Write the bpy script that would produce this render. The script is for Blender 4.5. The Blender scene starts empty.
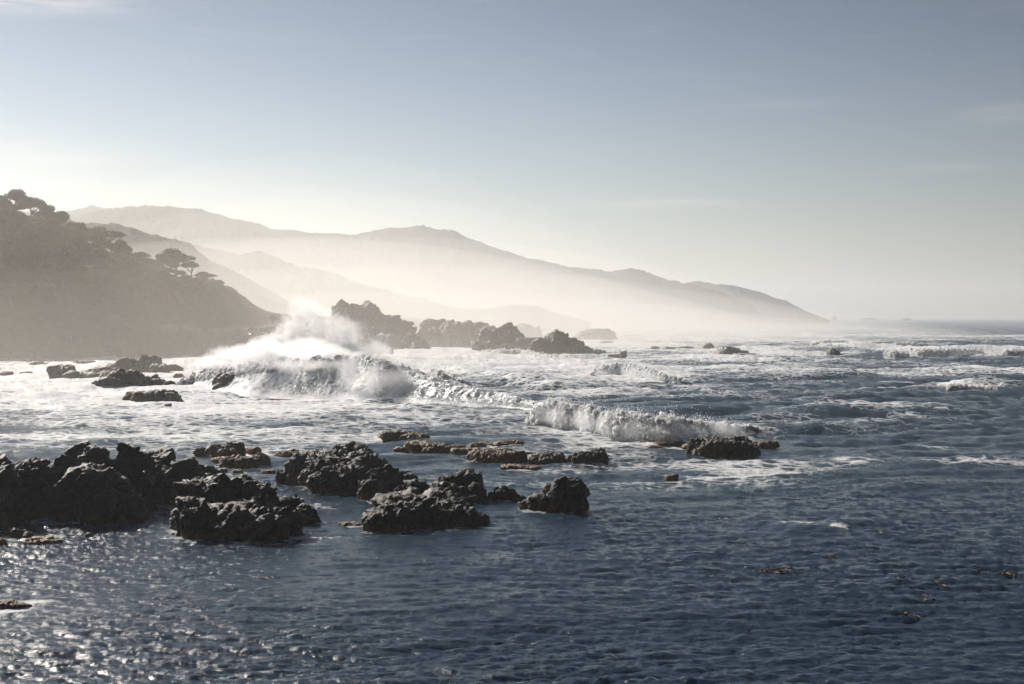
import bpy, bmesh, math, random
import numpy as np
from mathutils import Vector

# ------------------------------------------------------------------ camera
SC = bpy.context.scene
COL = SC.collection
W, H, F = 1024, 684, 1422.0
CAM_H = 10.0
PITCH = math.atan(24.5 / F)
cd = bpy.data.cameras.new('camera'); cam = bpy.data.objects.new('camera', cd); COL.objects.link(cam)
cd.sensor_width = 36.0; cd.lens = F / W * 36.0
cd.clip_start = 0.5; cd.clip_end = 60000
cam.location = (0, 0, CAM_H); cam.rotation_euler = (math.pi / 2 - PITCH, 0, 0)
SC.camera = cam

# ------------------------------------------------------------------ light
SUN_AZ = math.radians(-39.0)      # left of the view direction
SUN_EL = math.radians(31.0)
SUN_STRENGTH = 5.0
SKY_STRENGTH = 0.05
EXPOSURE = 0.36
sd = Vector((math.sin(SUN_AZ) * math.cos(SUN_EL), math.cos(SUN_AZ) * math.cos(SUN_EL), math.sin(SUN_EL)))
sl = bpy.data.lights.new('sun', 'SUN'); so = bpy.data.objects.new('sun', sl); COL.objects.link(so)
sl.energy = SUN_STRENGTH; sl.angle = math.radians(0.5); sl.color = (1.0, 0.92, 0.83)
so.rotation_euler = sd.to_track_quat('Z', 'Y').to_euler()
so.location = (-50, 100, 80)

world = bpy.data.worlds.new('World'); SC.world = world; world.use_nodes = True
nt = world.node_tree; nt.nodes.clear()
def N(nt, t, **kw):
    n = nt.nodes.new(t)
    for k, v in kw.items():
        if k.startswith('i_'):
            n.inputs[k[2:]].default_value = v
        else: setattr(n, k, v)
    return n
def MA(nt, op, a, b=None, c=None, clamp=False):
    n = nt.nodes.new('ShaderNodeMath'); n.operation = op; n.use_clamp = clamp
    for i, v in enumerate((a, b, c)):
        if v is None: continue
        if isinstance(v, (int, float)): n.inputs[i].default_value = v
        else: nt.links.new(v, n.inputs[i])
    return n.outputs[0]
sky = N(nt, 'ShaderNodeTexSky', sky_type='NISHITA', sun_disc=False)
sky.sun_elevation = SUN_EL; sky.sun_rotation = SUN_AZ; sky.altitude = 300
sky.air_density = 1.0; sky.dust_density = 0.7; sky.ozone_density = 1.3
tc = N(nt, 'ShaderNodeTexCoord'); sep = N(nt, 'ShaderNodeSeparateXYZ')
nt.links.new(tc.outputs['Generated'], sep.inputs[0])
X_, Y_, Z_ = sep.outputs
az = MA(nt, 'ARCTAN2', X_, Y_); el = MA(nt, 'ARCSINE', Z_)
cmb = N(nt, 'ShaderNodeCombineXYZ')
nt.links.new(MA(nt, 'MULTIPLY', az, 7.0), cmb.inputs[0]); nt.links.new(MA(nt, 'MULTIPLY', el, 70.0), cmb.inputs[1])
cn = N(nt, 'ShaderNodeTexNoise'); cn.inputs['Scale'].default_value = 1.0; cn.inputs['Detail'].default_value = 6; cn.inputs['Roughness'].default_value = .6; cn.inputs['Distortion'].default_value = .6
nt.links.new(cmb.outputs[0], cn.inputs['Vector'])
nz = cn.outputs[0]
def sky_dir(px, py):
    v = Vector(((px - 512) / F, 1, (342 - py) / F)); c, s = math.cos(PITCH), math.sin(PITCH)
    v = Vector((v.x, c * v.y + s * v.z, -s * v.y + c * v.z)).normalized()
    return math.atan2(v.x, v.y), math.asin(v.z)
tot = MA(nt, 'MULTIPLY', MA(nt, 'SUBTRACT', nz, 0.55, clamp=True), 0.28)
for px, py, wx, wy, amp in [(20, -2, 75, 11, 1.5), (25, 192, 75, 15, .9), (-90, 150, 120, 12, .7), (1010, 113, 40, 7, .7), (780, 104, 60, 5, .2), (75, 160, 60, 4, .4),
                            (560, 206, 120, 5, .4), (690, 203, 60, 4, .3), (300, 188, 60, 4, .25), (930, 168, 60, 4, .25)]:
    a0, e0 = sky_dir(px, py)
    gx = MA(nt, 'POWER', MA(nt, 'DIVIDE', MA(nt, 'SUBTRACT', az, a0), wx / F), 2.0)
    gy = MA(nt, 'POWER', MA(nt, 'DIVIDE', MA(nt, 'SUBTRACT', el, e0), wy / F), 2.0)
    g = MA(nt, 'EXPONENT', MA(nt, 'MULTIPLY', MA(nt, 'ADD', gx, gy), -1.0))
    g = MA(nt, 'MULTIPLY', MA(nt, 'MULTIPLY', g, amp), MA(nt, 'ADD', MA(nt, 'MULTIPLY', MA(nt, 'SUBTRACT', nz, .38, clamp=True), 2.2), .12))
    tot = MA(nt, 'ADD', tot, g)
tot = MA(nt, 'MINIMUM', tot, 0.8)
def SM(v, a, b, lo, hi):
    m = nt.nodes.new('ShaderNodeMapRange'); m.interpolation_type = 'SMOOTHSTEP'; nt.links.new(v, m.inputs['Value'])
    for k_, x_ in (('From Min', a), ('From Max', b), ('To Min', lo), ('To Max', hi)): m.inputs[k_].default_value = x_
    return m.outputs['Result']
dk = MA(nt, 'MULTIPLY', SM(el, math.radians(1.0), math.radians(16.0), 1.02, .45), SM(az, math.radians(-8), math.radians(40), 1.0, .60))
tintf = SM(el, math.radians(1.0), math.radians(16.0), 0.0, 1.0)
tint = N(nt, 'ShaderNodeMix', data_type='RGBA'); nt.links.new(tintf, tint.inputs['Factor']); tint.inputs['A'].default_value = (1, 1, .99, 1); tint.inputs['B'].default_value = (.74, .98, 1.24, 1)
skm = N(nt, 'ShaderNodeVectorMath', operation='MULTIPLY'); nt.links.new(sky.outputs[0], skm.inputs[0]); nt.links.new(tint.outputs['Result'], skm.inputs[1])
skd = N(nt, 'ShaderNodeVectorMath', operation='SCALE'); nt.links.new(skm.outputs[0], skd.inputs[0]); nt.links.new(dk, skd.inputs['Scale'])
cmix = N(nt, 'ShaderNodeMix', data_type='RGBA')
nt.links.new(tot, cmix.inputs['Factor'])
nt.links.new(skd.outputs[0], cmix.inputs['A'])
cmix.inputs['B'].default_value = (13, 12.4, 11.6, 1)
bg = N(nt, 'ShaderNodeBackground'); bg.inputs['Strength'].default_value = SKY_STRENGTH
nt.links.new(cmix.outputs['Result'], bg.inputs['Color'])
wo = N(nt, 'ShaderNodeOutputWorld'); nt.links.new(bg.outputs[0], wo.inputs['Surface'])

vs = SC.view_settings
vs.view_transform = 'Standard'; vs.look = 'None'; vs.gamma = 1.0; vs.exposure = EXPOSURE; vs.use_curve_mapping = False
cy = SC.cycles
SC.render.engine = 'CYCLES'
cy.use_denoising = True
try: cy.denoiser = 'OPENIMAGEDENOISE'; cy.denoising_input_passes = 'RGB_ALBEDO_NORMAL'
except Exception: pass
cy.max_bounces = 8; cy.diffuse_bounces = 3; cy.glossy_bounces = 2; cy.transmission_bounces = 2; cy.volume_bounces = 5; cy.transparent_max_bounces = 8
cy.caustics_reflective = False; cy.caustics_refractive = False
cy.sample_clamp_indirect = 4.0
cy.sample_clamp_direct = 12.0

# ------------------------------------------------------------------ geometry helpers
cp, sp = math.cos(PITCH), math.sin(PITCH)
def ray(px, py):
    a, b = (px - 512) / F, (342 - py) / F
    return np.array((a, cp + sp * b, -sp + cp * b))
def at(px, py, z=0.0):
    r = ray(px, py); t = (z - CAM_H) / r[2]
    return np.array((r[0] * t, r[1] * t, z))
def atY(px, py, Y):
    r = ray(px, py); t = Y / r[1]
    return np.array((r[0] * t, Y, CAM_H + r[2] * t))

rng0 = np.random.RandomState(7)
PERM = rng0.permutation(256).astype(np.int32)
_g = rng0.normal(size=(256, 3)); GRAD = (_g / np.linalg.norm(_g, axis=1)[:, None]).astype(np.float32)
def perlin(x, y, z):
    x = np.asarray(x, np.float32); y = np.asarray(y, np.float32) + np.zeros_like(x); z = np.asarray(z, np.float32) + np.zeros_like(x)
    xi = np.floor(x).astype(np.int32); yi = np.floor(y).astype(np.int32); zi = np.floor(z).astype(np.int32)
    fx, fy, fz = x - xi, y - yi, z - zi
    u, v, w = [f * f * f * (f * (f * 6 - 15) + 10) for f in (fx, fy, fz)]
    r = 0
    for dx in (0, 1):
        for dy in (0, 1):
            for dz in (0, 1):
                h = PERM[(PERM[(PERM[(xi + dx) & 255] + yi + dy) & 255] + zi + dz) & 255]
                g = GRAD[h]
                d = g[..., 0] * (fx - dx) + g[..., 1] * (fy - dy) + g[..., 2] * (fz - dz)
                r = r + d * (u if dx else 1 - u) * (v if dy else 1 - v) * (w if dz else 1 - w)
    return r * 1.5
def fbm(x, y, z, octv=4, lac=2.03, gain=.5):
    s, a, t = 0, 1.0, 0
    for i in range(octv):
        s = s + a * perlin(x + i * 17.3, y + i * 5.1, z + i * 9.7); t += a
        x, y, z = x * lac, y * lac, z * lac; a *= gain
    return s / t
def ridged(x, y, z, octv=4, lac=2.1, gain=.5):
    s, a, t = 0, 1.0, 0
    for i in range(octv):
        n = 1 - np.abs(perlin(x + i * 7.7, y + i * 3.3, z + i * 11.1)) * 2
        s = s + a * n; t += a
        x, y, z = x * lac, y * lac, z * lac; a *= gain
    return s / t
def billow(x, y, z, octv=4, lac=2.1, gain=.5):
    s, a, t = 0, 1.0, 0
    for i in range(octv):
        s = s + a * np.abs(perlin(x + i * 7.7, y + i * 3.3, z + i * 11.1)) * 2; t += a
        x, y, z = x * lac, y * lac, z * lac; a *= gain
    return s / t
def sstep(a, b, x):
    t = np.clip((x - a) / (b - a), 0, 1); return t * t * (3 - 2 * t)

def mesh_np(name, verts, faces, mat=None, smooth=True, attrs=None, mat_idx=None):
    """verts (n,3), faces (m,k) int array"""
    verts = np.asarray(verts, np.float32); faces = np.asarray(faces, np.int32)
    me = bpy.data.meshes.new(name); k = faces.shape[1]
    me.vertices.add(len(verts)); me.vertices.foreach_set('co', verts.ravel())
    me.loops.add(faces.size); me.loops.foreach_set('vertex_index', faces.ravel())
    me.polygons.add(len(faces))
    me.polygons.foreach_set('loop_start', np.arange(0, faces.size, k, dtype=np.int32))
    me.polygons.foreach_set('loop_total', np.full(len(faces), k, np.int32))
    if smooth: me.polygons.foreach_set('use_smooth', np.ones(len(faces), bool))
    if mat is not None:
        for m in (mat if isinstance(mat, (list, tuple)) else [mat]): me.materials.append(m)
    if mat_idx is not None: me.polygons.foreach_set('material_index', np.asarray(mat_idx, np.int32))
    me.update(calc_edges=True)
    for an, av in (attrs or {}).items():
        at_ = me.attributes.new(an, 'FLOAT', 'POINT'); at_.data.foreach_set('value', np.asarray(av, np.float32).ravel())
    return me
def link(name, me, parent=None, loc=(0, 0, 0)):
    o = bpy.data.objects.new(name, me); COL.objects.link(o); o.location = loc
    if parent is not None: o.parent = parent
    return o
def tag(o, label=None, cat=None, group=None, kind=None):
    if label: o['label'] = label
    if cat: o['category'] = cat
    if group: o['group'] = group
    if kind: o['kind'] = kind
    return o
def grid_faces(nu, nv, closed=False):
    i = np.arange(nu - 1)[:, None]; j = np.arange(nv - (0 if closed else 1))[None, :]
    a = i * nv + j; b = i * nv + (j + 1) % nv; c = (i + 1) * nv + (j + 1) % nv; d = (i + 1) * nv + j
    return np.stack([a, b, c, d], -1).reshape(-1, 4)
_ico = {}
def ico(n):
    if n not in _ico:
        bm = bmesh.new(); bmesh.ops.create_icosphere(bm, subdivisions=n, radius=1)
        v = np.array([p.co[:] for p in bm.verts]); f = np.array([[q.index for q in p.verts] for p in bm.faces])
        bm.free(); _ico[n] = (v, f)
    return _ico[n]

# ------------------------------------------------------------------ materials
def new_mat(name):
    m = bpy.data.materials.new(name); m.use_nodes = True; nt = m.node_tree
    p = nt.nodes['Principled BSDF']; o = nt.nodes['Material Output']
    return m, nt, p, o
def ramp(nt, fac, stops):
    r = nt.nodes.new('ShaderNodeValToRGB'); cr = r.color_ramp
    while len(cr.elements) < len(stops): cr.elements.new(.5)
    for e, (pos, c) in zip(cr.elements, stops): e.position = pos; e.color = (*c, 1)
    nt.links.new(fac, r.inputs[0]); return r.outputs[0]
def noise(nt, vec, scale, detail=4, rough=.55, dist=0.0):
    n = nt.nodes.new('ShaderNodeTexNoise'); n.inputs['Scale'].default_value = scale; n.inputs['Detail'].default_value = detail
    n.inputs['Roughness'].default_value = rough; n.inputs['Distortion'].default_value = dist
    if vec is not None: nt.links.new(vec, n.inputs['Vector'])
    return n.outputs[0]
def mapping(nt, vec, scale=(1, 1, 1), rot=(0, 0, 0)):
    m = nt.nodes.new('ShaderNodeMapping'); m.inputs['Scale'].default_value = scale; m.inputs['Rotation'].default_value = rot
    nt.links.new(vec, m.inputs[0]); return m.outputs[0]
def mixc(nt, fac, a, b):
    m = nt.nodes.new('ShaderNodeMix'); m.data_type = 'RGBA'
    for k, v in (('Factor', fac), ('A', a), ('B', b)):
        s = m.inputs[k]
        if isinstance(v, (int, float)): s.default_value = v
        elif isinstance(v, tuple): s.default_value = (*v, 1)
        else: nt.links.new(v, s)
    return m.outputs['Result']
def bump(nt, h, strength, dist, normal=None):
    b = nt.nodes.new('ShaderNodeBump'); b.inputs['Strength'].default_value = strength; b.inputs['Distance'].default_value = dist
    nt.links.new(h, b.inputs['Height'])
    if normal is not None: nt.links.new(normal, b.inputs['Normal'])
    return b.outputs[0]

def water_material(name, foam_bias=0.0, lace_w=.30, fine_w=.5, huge_w=.55, soft=3.4, shallow=(0.05, 0.10, 0.105)):
    m, nt, p, out = new_mat(name)
    g = nt.nodes.new('ShaderNodeNewGeometry'); pos = g.outputs['Position']
    at_ = nt.nodes.new('ShaderNodeAttribute'); at_.attribute_name = 'foam'; fo = at_.outputs['Fac']
    at2 = nt.nodes.new('ShaderNodeAttribute'); at2.attribute_name = 'rip'; rip = at2.outputs['Fac']
    # water body
    deep = (0.017, 0.036, 0.060)
    p.inputs['Base Color'].default_value = (*deep, 1)
    nt.links.new(mixc(nt, MA(nt, 'MULTIPLY', fo, .9, clamp=True), deep, shallow), p.inputs['Base Color'])
    p.inputs['Roughness'].default_value = 0.19; p.inputs['IOR'].default_value = 1.333
    # ripples
    n1 = noise(nt, mapping(nt, pos, (.6, 1.6, 1)), 2.2, 6, .64, .4)
    n2 = noise(nt, mapping(nt, pos, (.7, 1.5, 1), (0, 0, .2)), 7.0, 3, .6, .2)
    nrm = bump(nt, n1, 1.0, .085)
    nrm = bump(nt, n2, 1.0, .018, nrm)
    nt.links.new(nrm, p.inputs['Normal'])
    # foam pattern : stretched lacy network + flecks
    warp = nt.nodes.new('ShaderNodeVectorMath'); warp.operation = 'ADD'
    wn = nt.nodes.new('ShaderNodeTexNoise'); wn.inputs['Scale'].default_value = .5; wn.inputs['Detail'].default_value = 4
    nt.links.new(pos, wn.inputs['Vector'])
    wm = nt.nodes.new('ShaderNodeVectorMath'); wm.operation = 'SCALE'; wm.inputs['Scale'].default_value = 2.2
    nt.links.new(wn.outputs['Color'], wm.inputs[0]); nt.links.new(pos, warp.inputs[0]); nt.links.new(wm.outputs[0], warp.inputs[1])
    wp = mapping(nt, warp.outputs[0], (.8, 1.0, .8), (0, 0, -.25))
    vo = nt.nodes.new('ShaderNodeTexVoronoi'); vo.feature = 'DISTANCE_TO_EDGE'; vo.inputs['Scale'].default_value = .85
    nt.links.new(wp, vo.inputs['Vector'])
    lace = MA(nt, 'SUBTRACT', 1.0, MA(nt, 'MULTIPLY', vo.outputs['Distance'], 3.2, clamp=True))
    big = noise(nt, mapping(nt, pos, (.35, .8, .5), (0, 0, -.2)), .30, 6, .62, .5)
    fine = noise(nt, wp, 3.2, 5, .65)
    huge = noise(nt, mapping(nt, pos, (.05, .13, .1), (0, 0, -.12)), 1.0, 6, .62, .6)
    pat = MA(nt, 'ADD', MA(nt, 'MULTIPLY', lace, lace_w), MA(nt, 'ADD', MA(nt, 'MULTIPLY', big, .9 - huge_w * .5), MA(nt, 'MULTIPLY', fine, fine_w)))
    pat = MA(nt, 'ADD', pat, MA(nt, 'SUBTRACT', MA(nt, 'MULTIPLY', huge, huge_w * 2.0), huge_w * .55))
    # pat ~ 0.3 .. 1.2 ; threshold falls as foam coverage grows
    th = MA(nt, 'SUBTRACT', 1.28 - foam_bias, MA(nt, 'MULTIPLY', fo, 0.95))
    fm = MA(nt, 'MULTIPLY', MA(nt, 'SUBTRACT', pat, th), soft, clamp=True)
    fm = MA(nt, 'MULTIPLY', fm, MA(nt, 'MULTIPLY', fo, 12.0, clamp=True))
    fb = nt.nodes.new('ShaderNodeBsdfPrincipled')
    fb.inputs['Base Color'].default_value = (.78, .79, .79, 1); fb.inputs['Roughness'].default_value = .65
    if fine_w > 1: fb.inputs['Subsurface Weight'].default_value = 1.0; fb.inputs['Subsurface Radius'].default_value = (1, 1, 1); fb.inputs['Subsurface Scale'].default_value = .8
    fh = noise(nt, pos, 5.0, 6, .7)
    nt.links.new(bump(nt, fh, 1.0, .14), fb.inputs['Normal'])
    mx = nt.nodes.new('ShaderNodeMixShader'); nt.links.new(fm, mx.inputs[0]); nt.links.new(p.outputs[0], mx.inputs[1]); nt.links.new(fb.outputs[0], mx.inputs[2])
    nt.links.new(mx.outputs[0], out.inputs['Surface'])
    return m
M_SEA = water_material('sea_water')
M_WAVE = water_material('wave_water', 0.12, .06, 1.1, .1, 2.6, (.13, .20, .195))

def foam_material():
    m, nt, p, out = new_mat('white_foam')
    p.inputs['Base Color'].default_value = (.90, .91, .92, 1); p.inputs['Roughness'].default_value = .7
    p.inputs['Specular IOR Level'].default_value = .3
    p.inputs['Subsurface Weight'].default_value = 1.0; p.inputs['Subsurface Radius'].default_value = (1, 1, 1); p.inputs['Subsurface Scale'].default_value = 1.2
    g = nt.nodes.new('ShaderNodeNewGeometry')
    nt.links.new(bump(nt, noise(nt, g.outputs['Position'], 4.5, 7, .72), 1.0, .05), p.inputs['Normal'])
    tr = nt.nodes.new('ShaderNodeBsdfTranslucent'); tr.inputs[0].default_value = (.9, .92, .92, 1)
    mx = nt.nodes.new('ShaderNodeMixShader'); mx.inputs[0].default_value = .42
    nt.links.new(p.outputs[0], mx.inputs[1]); nt.links.new(tr.outputs[0], mx.inputs[2]); nt.links.new(mx.outputs[0], out.inputs['Surface'])
    return m
M_FOAM = foam_material()

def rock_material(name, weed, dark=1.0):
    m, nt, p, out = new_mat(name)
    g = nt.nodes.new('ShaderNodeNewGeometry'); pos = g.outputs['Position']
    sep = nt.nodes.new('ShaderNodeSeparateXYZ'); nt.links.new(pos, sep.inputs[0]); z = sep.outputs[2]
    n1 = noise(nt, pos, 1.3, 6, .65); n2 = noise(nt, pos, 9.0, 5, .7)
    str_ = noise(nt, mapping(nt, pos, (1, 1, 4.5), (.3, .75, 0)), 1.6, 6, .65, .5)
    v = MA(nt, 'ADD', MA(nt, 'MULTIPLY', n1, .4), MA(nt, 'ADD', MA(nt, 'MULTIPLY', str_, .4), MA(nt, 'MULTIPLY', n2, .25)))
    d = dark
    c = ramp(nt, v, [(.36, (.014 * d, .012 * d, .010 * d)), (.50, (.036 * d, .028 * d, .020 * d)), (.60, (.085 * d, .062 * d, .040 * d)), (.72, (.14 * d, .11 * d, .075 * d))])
    # golden brown seaweed, mostly close to the water
    wn = noise(nt, pos, 1.1, 5, .6)
    lowz = MA(nt, 'MULTIPLY', MA(nt, 'SUBTRACT', weed[0], z), weed[1])
    wf = MA(nt, 'MULTIPLY', MA(nt, 'ADD', lowz, MA(nt, 'MULTIPLY', MA(nt, 'SUBTRACT', wn, .5), weed[2])), 1.0, clamp=True)
    wc = ramp(nt, n2, [(.35, (.035, .020, .006)), (.52, (.15, .07, .013)), (.68, (.32, .17, .03))])
    nt.links.new(mixc(nt, wf, c, wc), p.inputs['Base Color'])
    p.inputs['Roughness'].default_value = .55
    h = MA(nt, 'ADD', MA(nt, 'MULTIPLY', str_, .6), MA(nt, 'MULTIPLY', n2, .5))
    nt.links.new(bump(nt, h, 1.0, .16), p.inputs['Normal'])
    return m
M_ROCK = rock_material('dark_wet_rock', (.60, 1.1, 4.0), .22)
M_REEF = rock_material('weedy_reef_rock', (1.2, 1.0, 4.5), .40)
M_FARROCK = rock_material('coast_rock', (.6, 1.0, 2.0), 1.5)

def land_material(name, cols, scale=.1, grass=None, bmp=.8):
    m, nt, p, out = new_mat(name)
    g = nt.nodes.new('ShaderNodeNewGeometry'); pos = g.outputs['Position']
    n = MA(nt, 'ADD', MA(nt, 'MULTIPLY', noise(nt, pos, scale, 6, .6), .6), MA(nt, 'MULTIPLY', noise(nt, pos, scale * 8, 5, .65), .4))
    c = ramp(nt, n, [(.38, cols[0]), (.5, cols[1]), (.62, cols[2])])
    if grass:
        a = nt.nodes.new('ShaderNodeAttribute'); a.attribute_name = 'grass'
        gn = noise(nt, pos, .25, 5, .6)
        c = mixc(nt, MA(nt, 'MULTIPLY', a.outputs['Fac'], MA(nt, 'MULTIPLY', gn, 1.9), clamp=True), c, grass)
    nt.links.new(c, p.inputs['Base Color']); p.inputs['Roughness'].default_value = .9; p.inputs['Specular IOR Level'].default_value = .15
    nt.links.new(bump(nt, noise(nt, pos, scale * 10, 6, .7), 1.0, bmp), p.inputs['Normal'])
    return m
M_HEAD = land_material('headland_scrub', [(.022, .020, .013), (.045, .041, .026), (.085, .068, .045)], .12, (.17, .145, .075))
M_HILL = land_material('hill_scrub', [(.035, .042, .028), (.055, .058, .038), (.10, .085, .055)], .01, None, 6)

def leaf_material():
    m, nt, p, out = new_mat('cypress_foliage')
    g = nt.nodes.new('ShaderNodeNewGeometry')
    n = noise(nt, g.outputs['Position'], 1.2, 4, .6)
    nt.links.new(ramp(nt, n, [(.35, (.025, .036, .016)), (.55, (.05, .062, .028)), (.7, (.085, .09, .04))]), p.inputs['Base Color'])
    p.inputs['Roughness'].default_value = .7
    tr = nt.nodes.new('ShaderNodeBsdfTranslucent'); tr.inputs[0].default_value = (.07, .085, .03, 1)
    mx = nt.nodes.new('ShaderNodeMixShader'); mx.inputs[0].default_value = .3
    nt.links.new(p.outputs[0], mx.inputs[1]); nt.links.new(tr.outputs[0], mx.inputs[2]); nt.links.new(mx.outputs[0], out.inputs['Surface'])
    return m
M_LEAF = leaf_material()
M_BARK = land_material('grey_bark', [(.05, .04, .03), (.09, .075, .06), (.14, .12, .10)], 1.5, None, .03)

def vol_material(name, dens, color, g, noise_fn=None):
    m = bpy.data.materials.new(name); m.use_nodes = True; nt = m.node_tree; nt.nodes.clear()
    out = nt.nodes.new('ShaderNodeOutputMaterial'); v = nt.nodes.new('ShaderNodeVolumePrincipled')
    v.inputs['Color'].default_value = (*color, 1); v.inputs['Density'].default_value = dens; v.inputs['Anisotropy'].default_value = g
    nt.links.new(v.outputs[0], out.inputs['Volume'])
    if noise_fn: nt.links.new(noise_fn(nt), v.inputs['Density'])
    return m

# ------------------------------------------------------------------ haze and coastal mist
def box_mesh(name, x0, x1, y0, y1, z0, z1, mat):
    v = [(x, y, z) for z in (z0, z1) for y in (y0, y1) for x in (x0, x1)]
    f = [(0, 2, 3, 1), (4, 5, 7, 6), (0, 1, 5, 4), (2, 6, 7, 3), (0, 4, 6, 2), (1, 3, 7, 5)]
    return mesh_np(name, v, f, mat, smooth=False)
M_HAZE = vol_material('haze_air', 0.00023, (.96, .985, 1), .5)
tag(link('haze', box_mesh('haze', -9300, 9300, -9300, 9300, -4, 203, M_HAZE)), 'pale sea haze fading the far hills and horizon', 'haze', kind='stuff')

def dome(name, cx, cy_, a, b, ang, zt, zb, mat, pw=2.2):
    """closed lens of air: highest in the middle, thinning smoothly to nothing at its rim"""
    nr, na = 22, 72; v = []
    for s_ in (1, 0):
        for i in range(nr):
            r_ = (i + .0) / (nr - 1)
            for j in range(na):
                t = 2 * math.pi * j / na; x, y = a * r_ * math.cos(t), b * r_ * math.sin(t)
                z = zb + (zt - zb) * (1 - r_ * r_) ** pw if s_ else zb - .02 * (1 - r_)
                v.append((cx + x * math.cos(ang) - y * math.sin(ang), cy_ + x * math.sin(ang) + y * math.cos(ang), z))
    v = np.array(v); f1 = grid_faces(nr, na, closed=True); f2 = f1[:, ::-1] + nr * na
    # weld the rim and the centre
    bm = bmesh.new(); vs_ = [bm.verts.new(p) for p in v]
    for f in np.vstack([f1, f2]):
        try: bm.faces.new([vs_[k] for k in f])
        except ValueError: pass
    bmesh.ops.remove_doubles(bm, verts=bm.verts, dist=.03); bmesh.ops.dissolve_degenerate(bm, dist=.001, edges=bm.edges)
    bmesh.ops.recalc_face_normals(bm, faces=bm.faces)
    me = bpy.data.meshes.new(name); bm.to_mesh(me); bm.free(); me.materials.append(mat); return me
# sea spray drifting along the coast: closed banks of even density, thinning to nothing at their rims
# (centre x, y, half length, half width, direction, height, density)
MIST = [
    (-120, 300, 300, 140, 50, 52, .0005),
    (-70, 600, 500, 240, 76, 42, .0012),
    (-60, 980, 640, 400, 82, 28, .0008),
    (-70, 1000, 680, 430, 82, 46, .0006),
    (-90, 1050, 720, 460, 84, 68, .0005),
    (-120, 1100, 780, 520, 86, 105, .00040),
    (-150, 1150, 800, 560, 88, 140, .00020),
]
for i, (cx, cy_, a_, b_, an, zt, d) in enumerate(MIST):
    mm = vol_material('coastal_mist_air', d, (1, .87, .69) if i == 0 else (1, .98, .95), .5)
    tag(link('coastal_mist', dome('coastal_mist', cx, cy_, a_, b_, math.radians(an), zt, -1.2 - .13 * i, mm, 2.0 if zt < 90 else 3.4)), 'warm bank of drifting spray mist along the rocky shore', 'mist', 'drifting banks of spray mist', kind='stuff')

# ------------------------------------------------------------------ FFT ocean tiles
def ocean_tile(n, L, lo, hi, wind, rms, seed, spread=4, chop=1.0, pw=4.0):
    r = np.random.RandomState(seed)
    k1 = 2 * np.pi * np.fft.fftfreq(n, L / n); kx, ky = np.meshgrid(k1, k1, indexing='ij')
    k = np.hypot(kx, ky); k[0, 0] = 1e-6
    lam = 2 * np.pi / k
    wd = np.array((math.cos(wind), math.sin(wind)))
    c = (kx * wd[0] + ky * wd[1]) / k
    P = np.where((lam > lo) & (lam < hi), k ** (-pw), 0) * (np.abs(c) ** spread + .06)
    Hh = (r.normal(size=(n, n)) + 1j * r.normal(size=(n, n))) * np.sqrt(P)
    h = np.fft.ifft2(Hh).real; s = rms / h.std(); h = h * s
    dx = np.fft.ifft2(-1j * kx / k * Hh).real * s * chop; dy = np.fft.ifft2(-1j * ky / k * Hh).real * s * chop
    return np.stack([dx, dy, h], -1).astype(np.float32), L
def sample(tile, x, y, rot=0.0):
    a, L = tile; n = a.shape[0]; c, s = math.cos(rot), math.sin(rot)
    u = (x * c + y * s) / L * n; v = (-x * s + y * c) / L * n
    iu = np.floor(u).astype(np.int64); iv = np.floor(v).astype(np.int64); fu = (u - iu)[..., None].astype(np.float32); fv = (v - iv)[..., None].astype(np.float32)
    i0, i1, j0, j1 = iu % n, (iu + 1) % n, iv % n, (iv + 1) % n
    r = (a[i0, j0] * (1 - fu) * (1 - fv) + a[i1, j0] * fu * (1 - fv) + a[i0, j1] * (1 - fu) * fv + a[i1, j1] * fu * fv)
    dx = r[..., 0] * c - r[..., 1] * s; dy = r[..., 0] * s + r[..., 1] * c
    return np.stack([dx, dy, r[..., 2]], -1)
T_SW = ocean_tile(256, 430, 7, 90, math.radians(-82), .34, 11, 5, 1.2, 3.1)
T_MID = ocean_tile(512, 117, .9, 12, math.radians(-80), .10, 12, 7, 1.1, 3.3)
T_FINE = ocean_tile(512, 23.7, .15, 1.6, math.radians(-84), .030, 13, 6, .9, 3.0)

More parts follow.
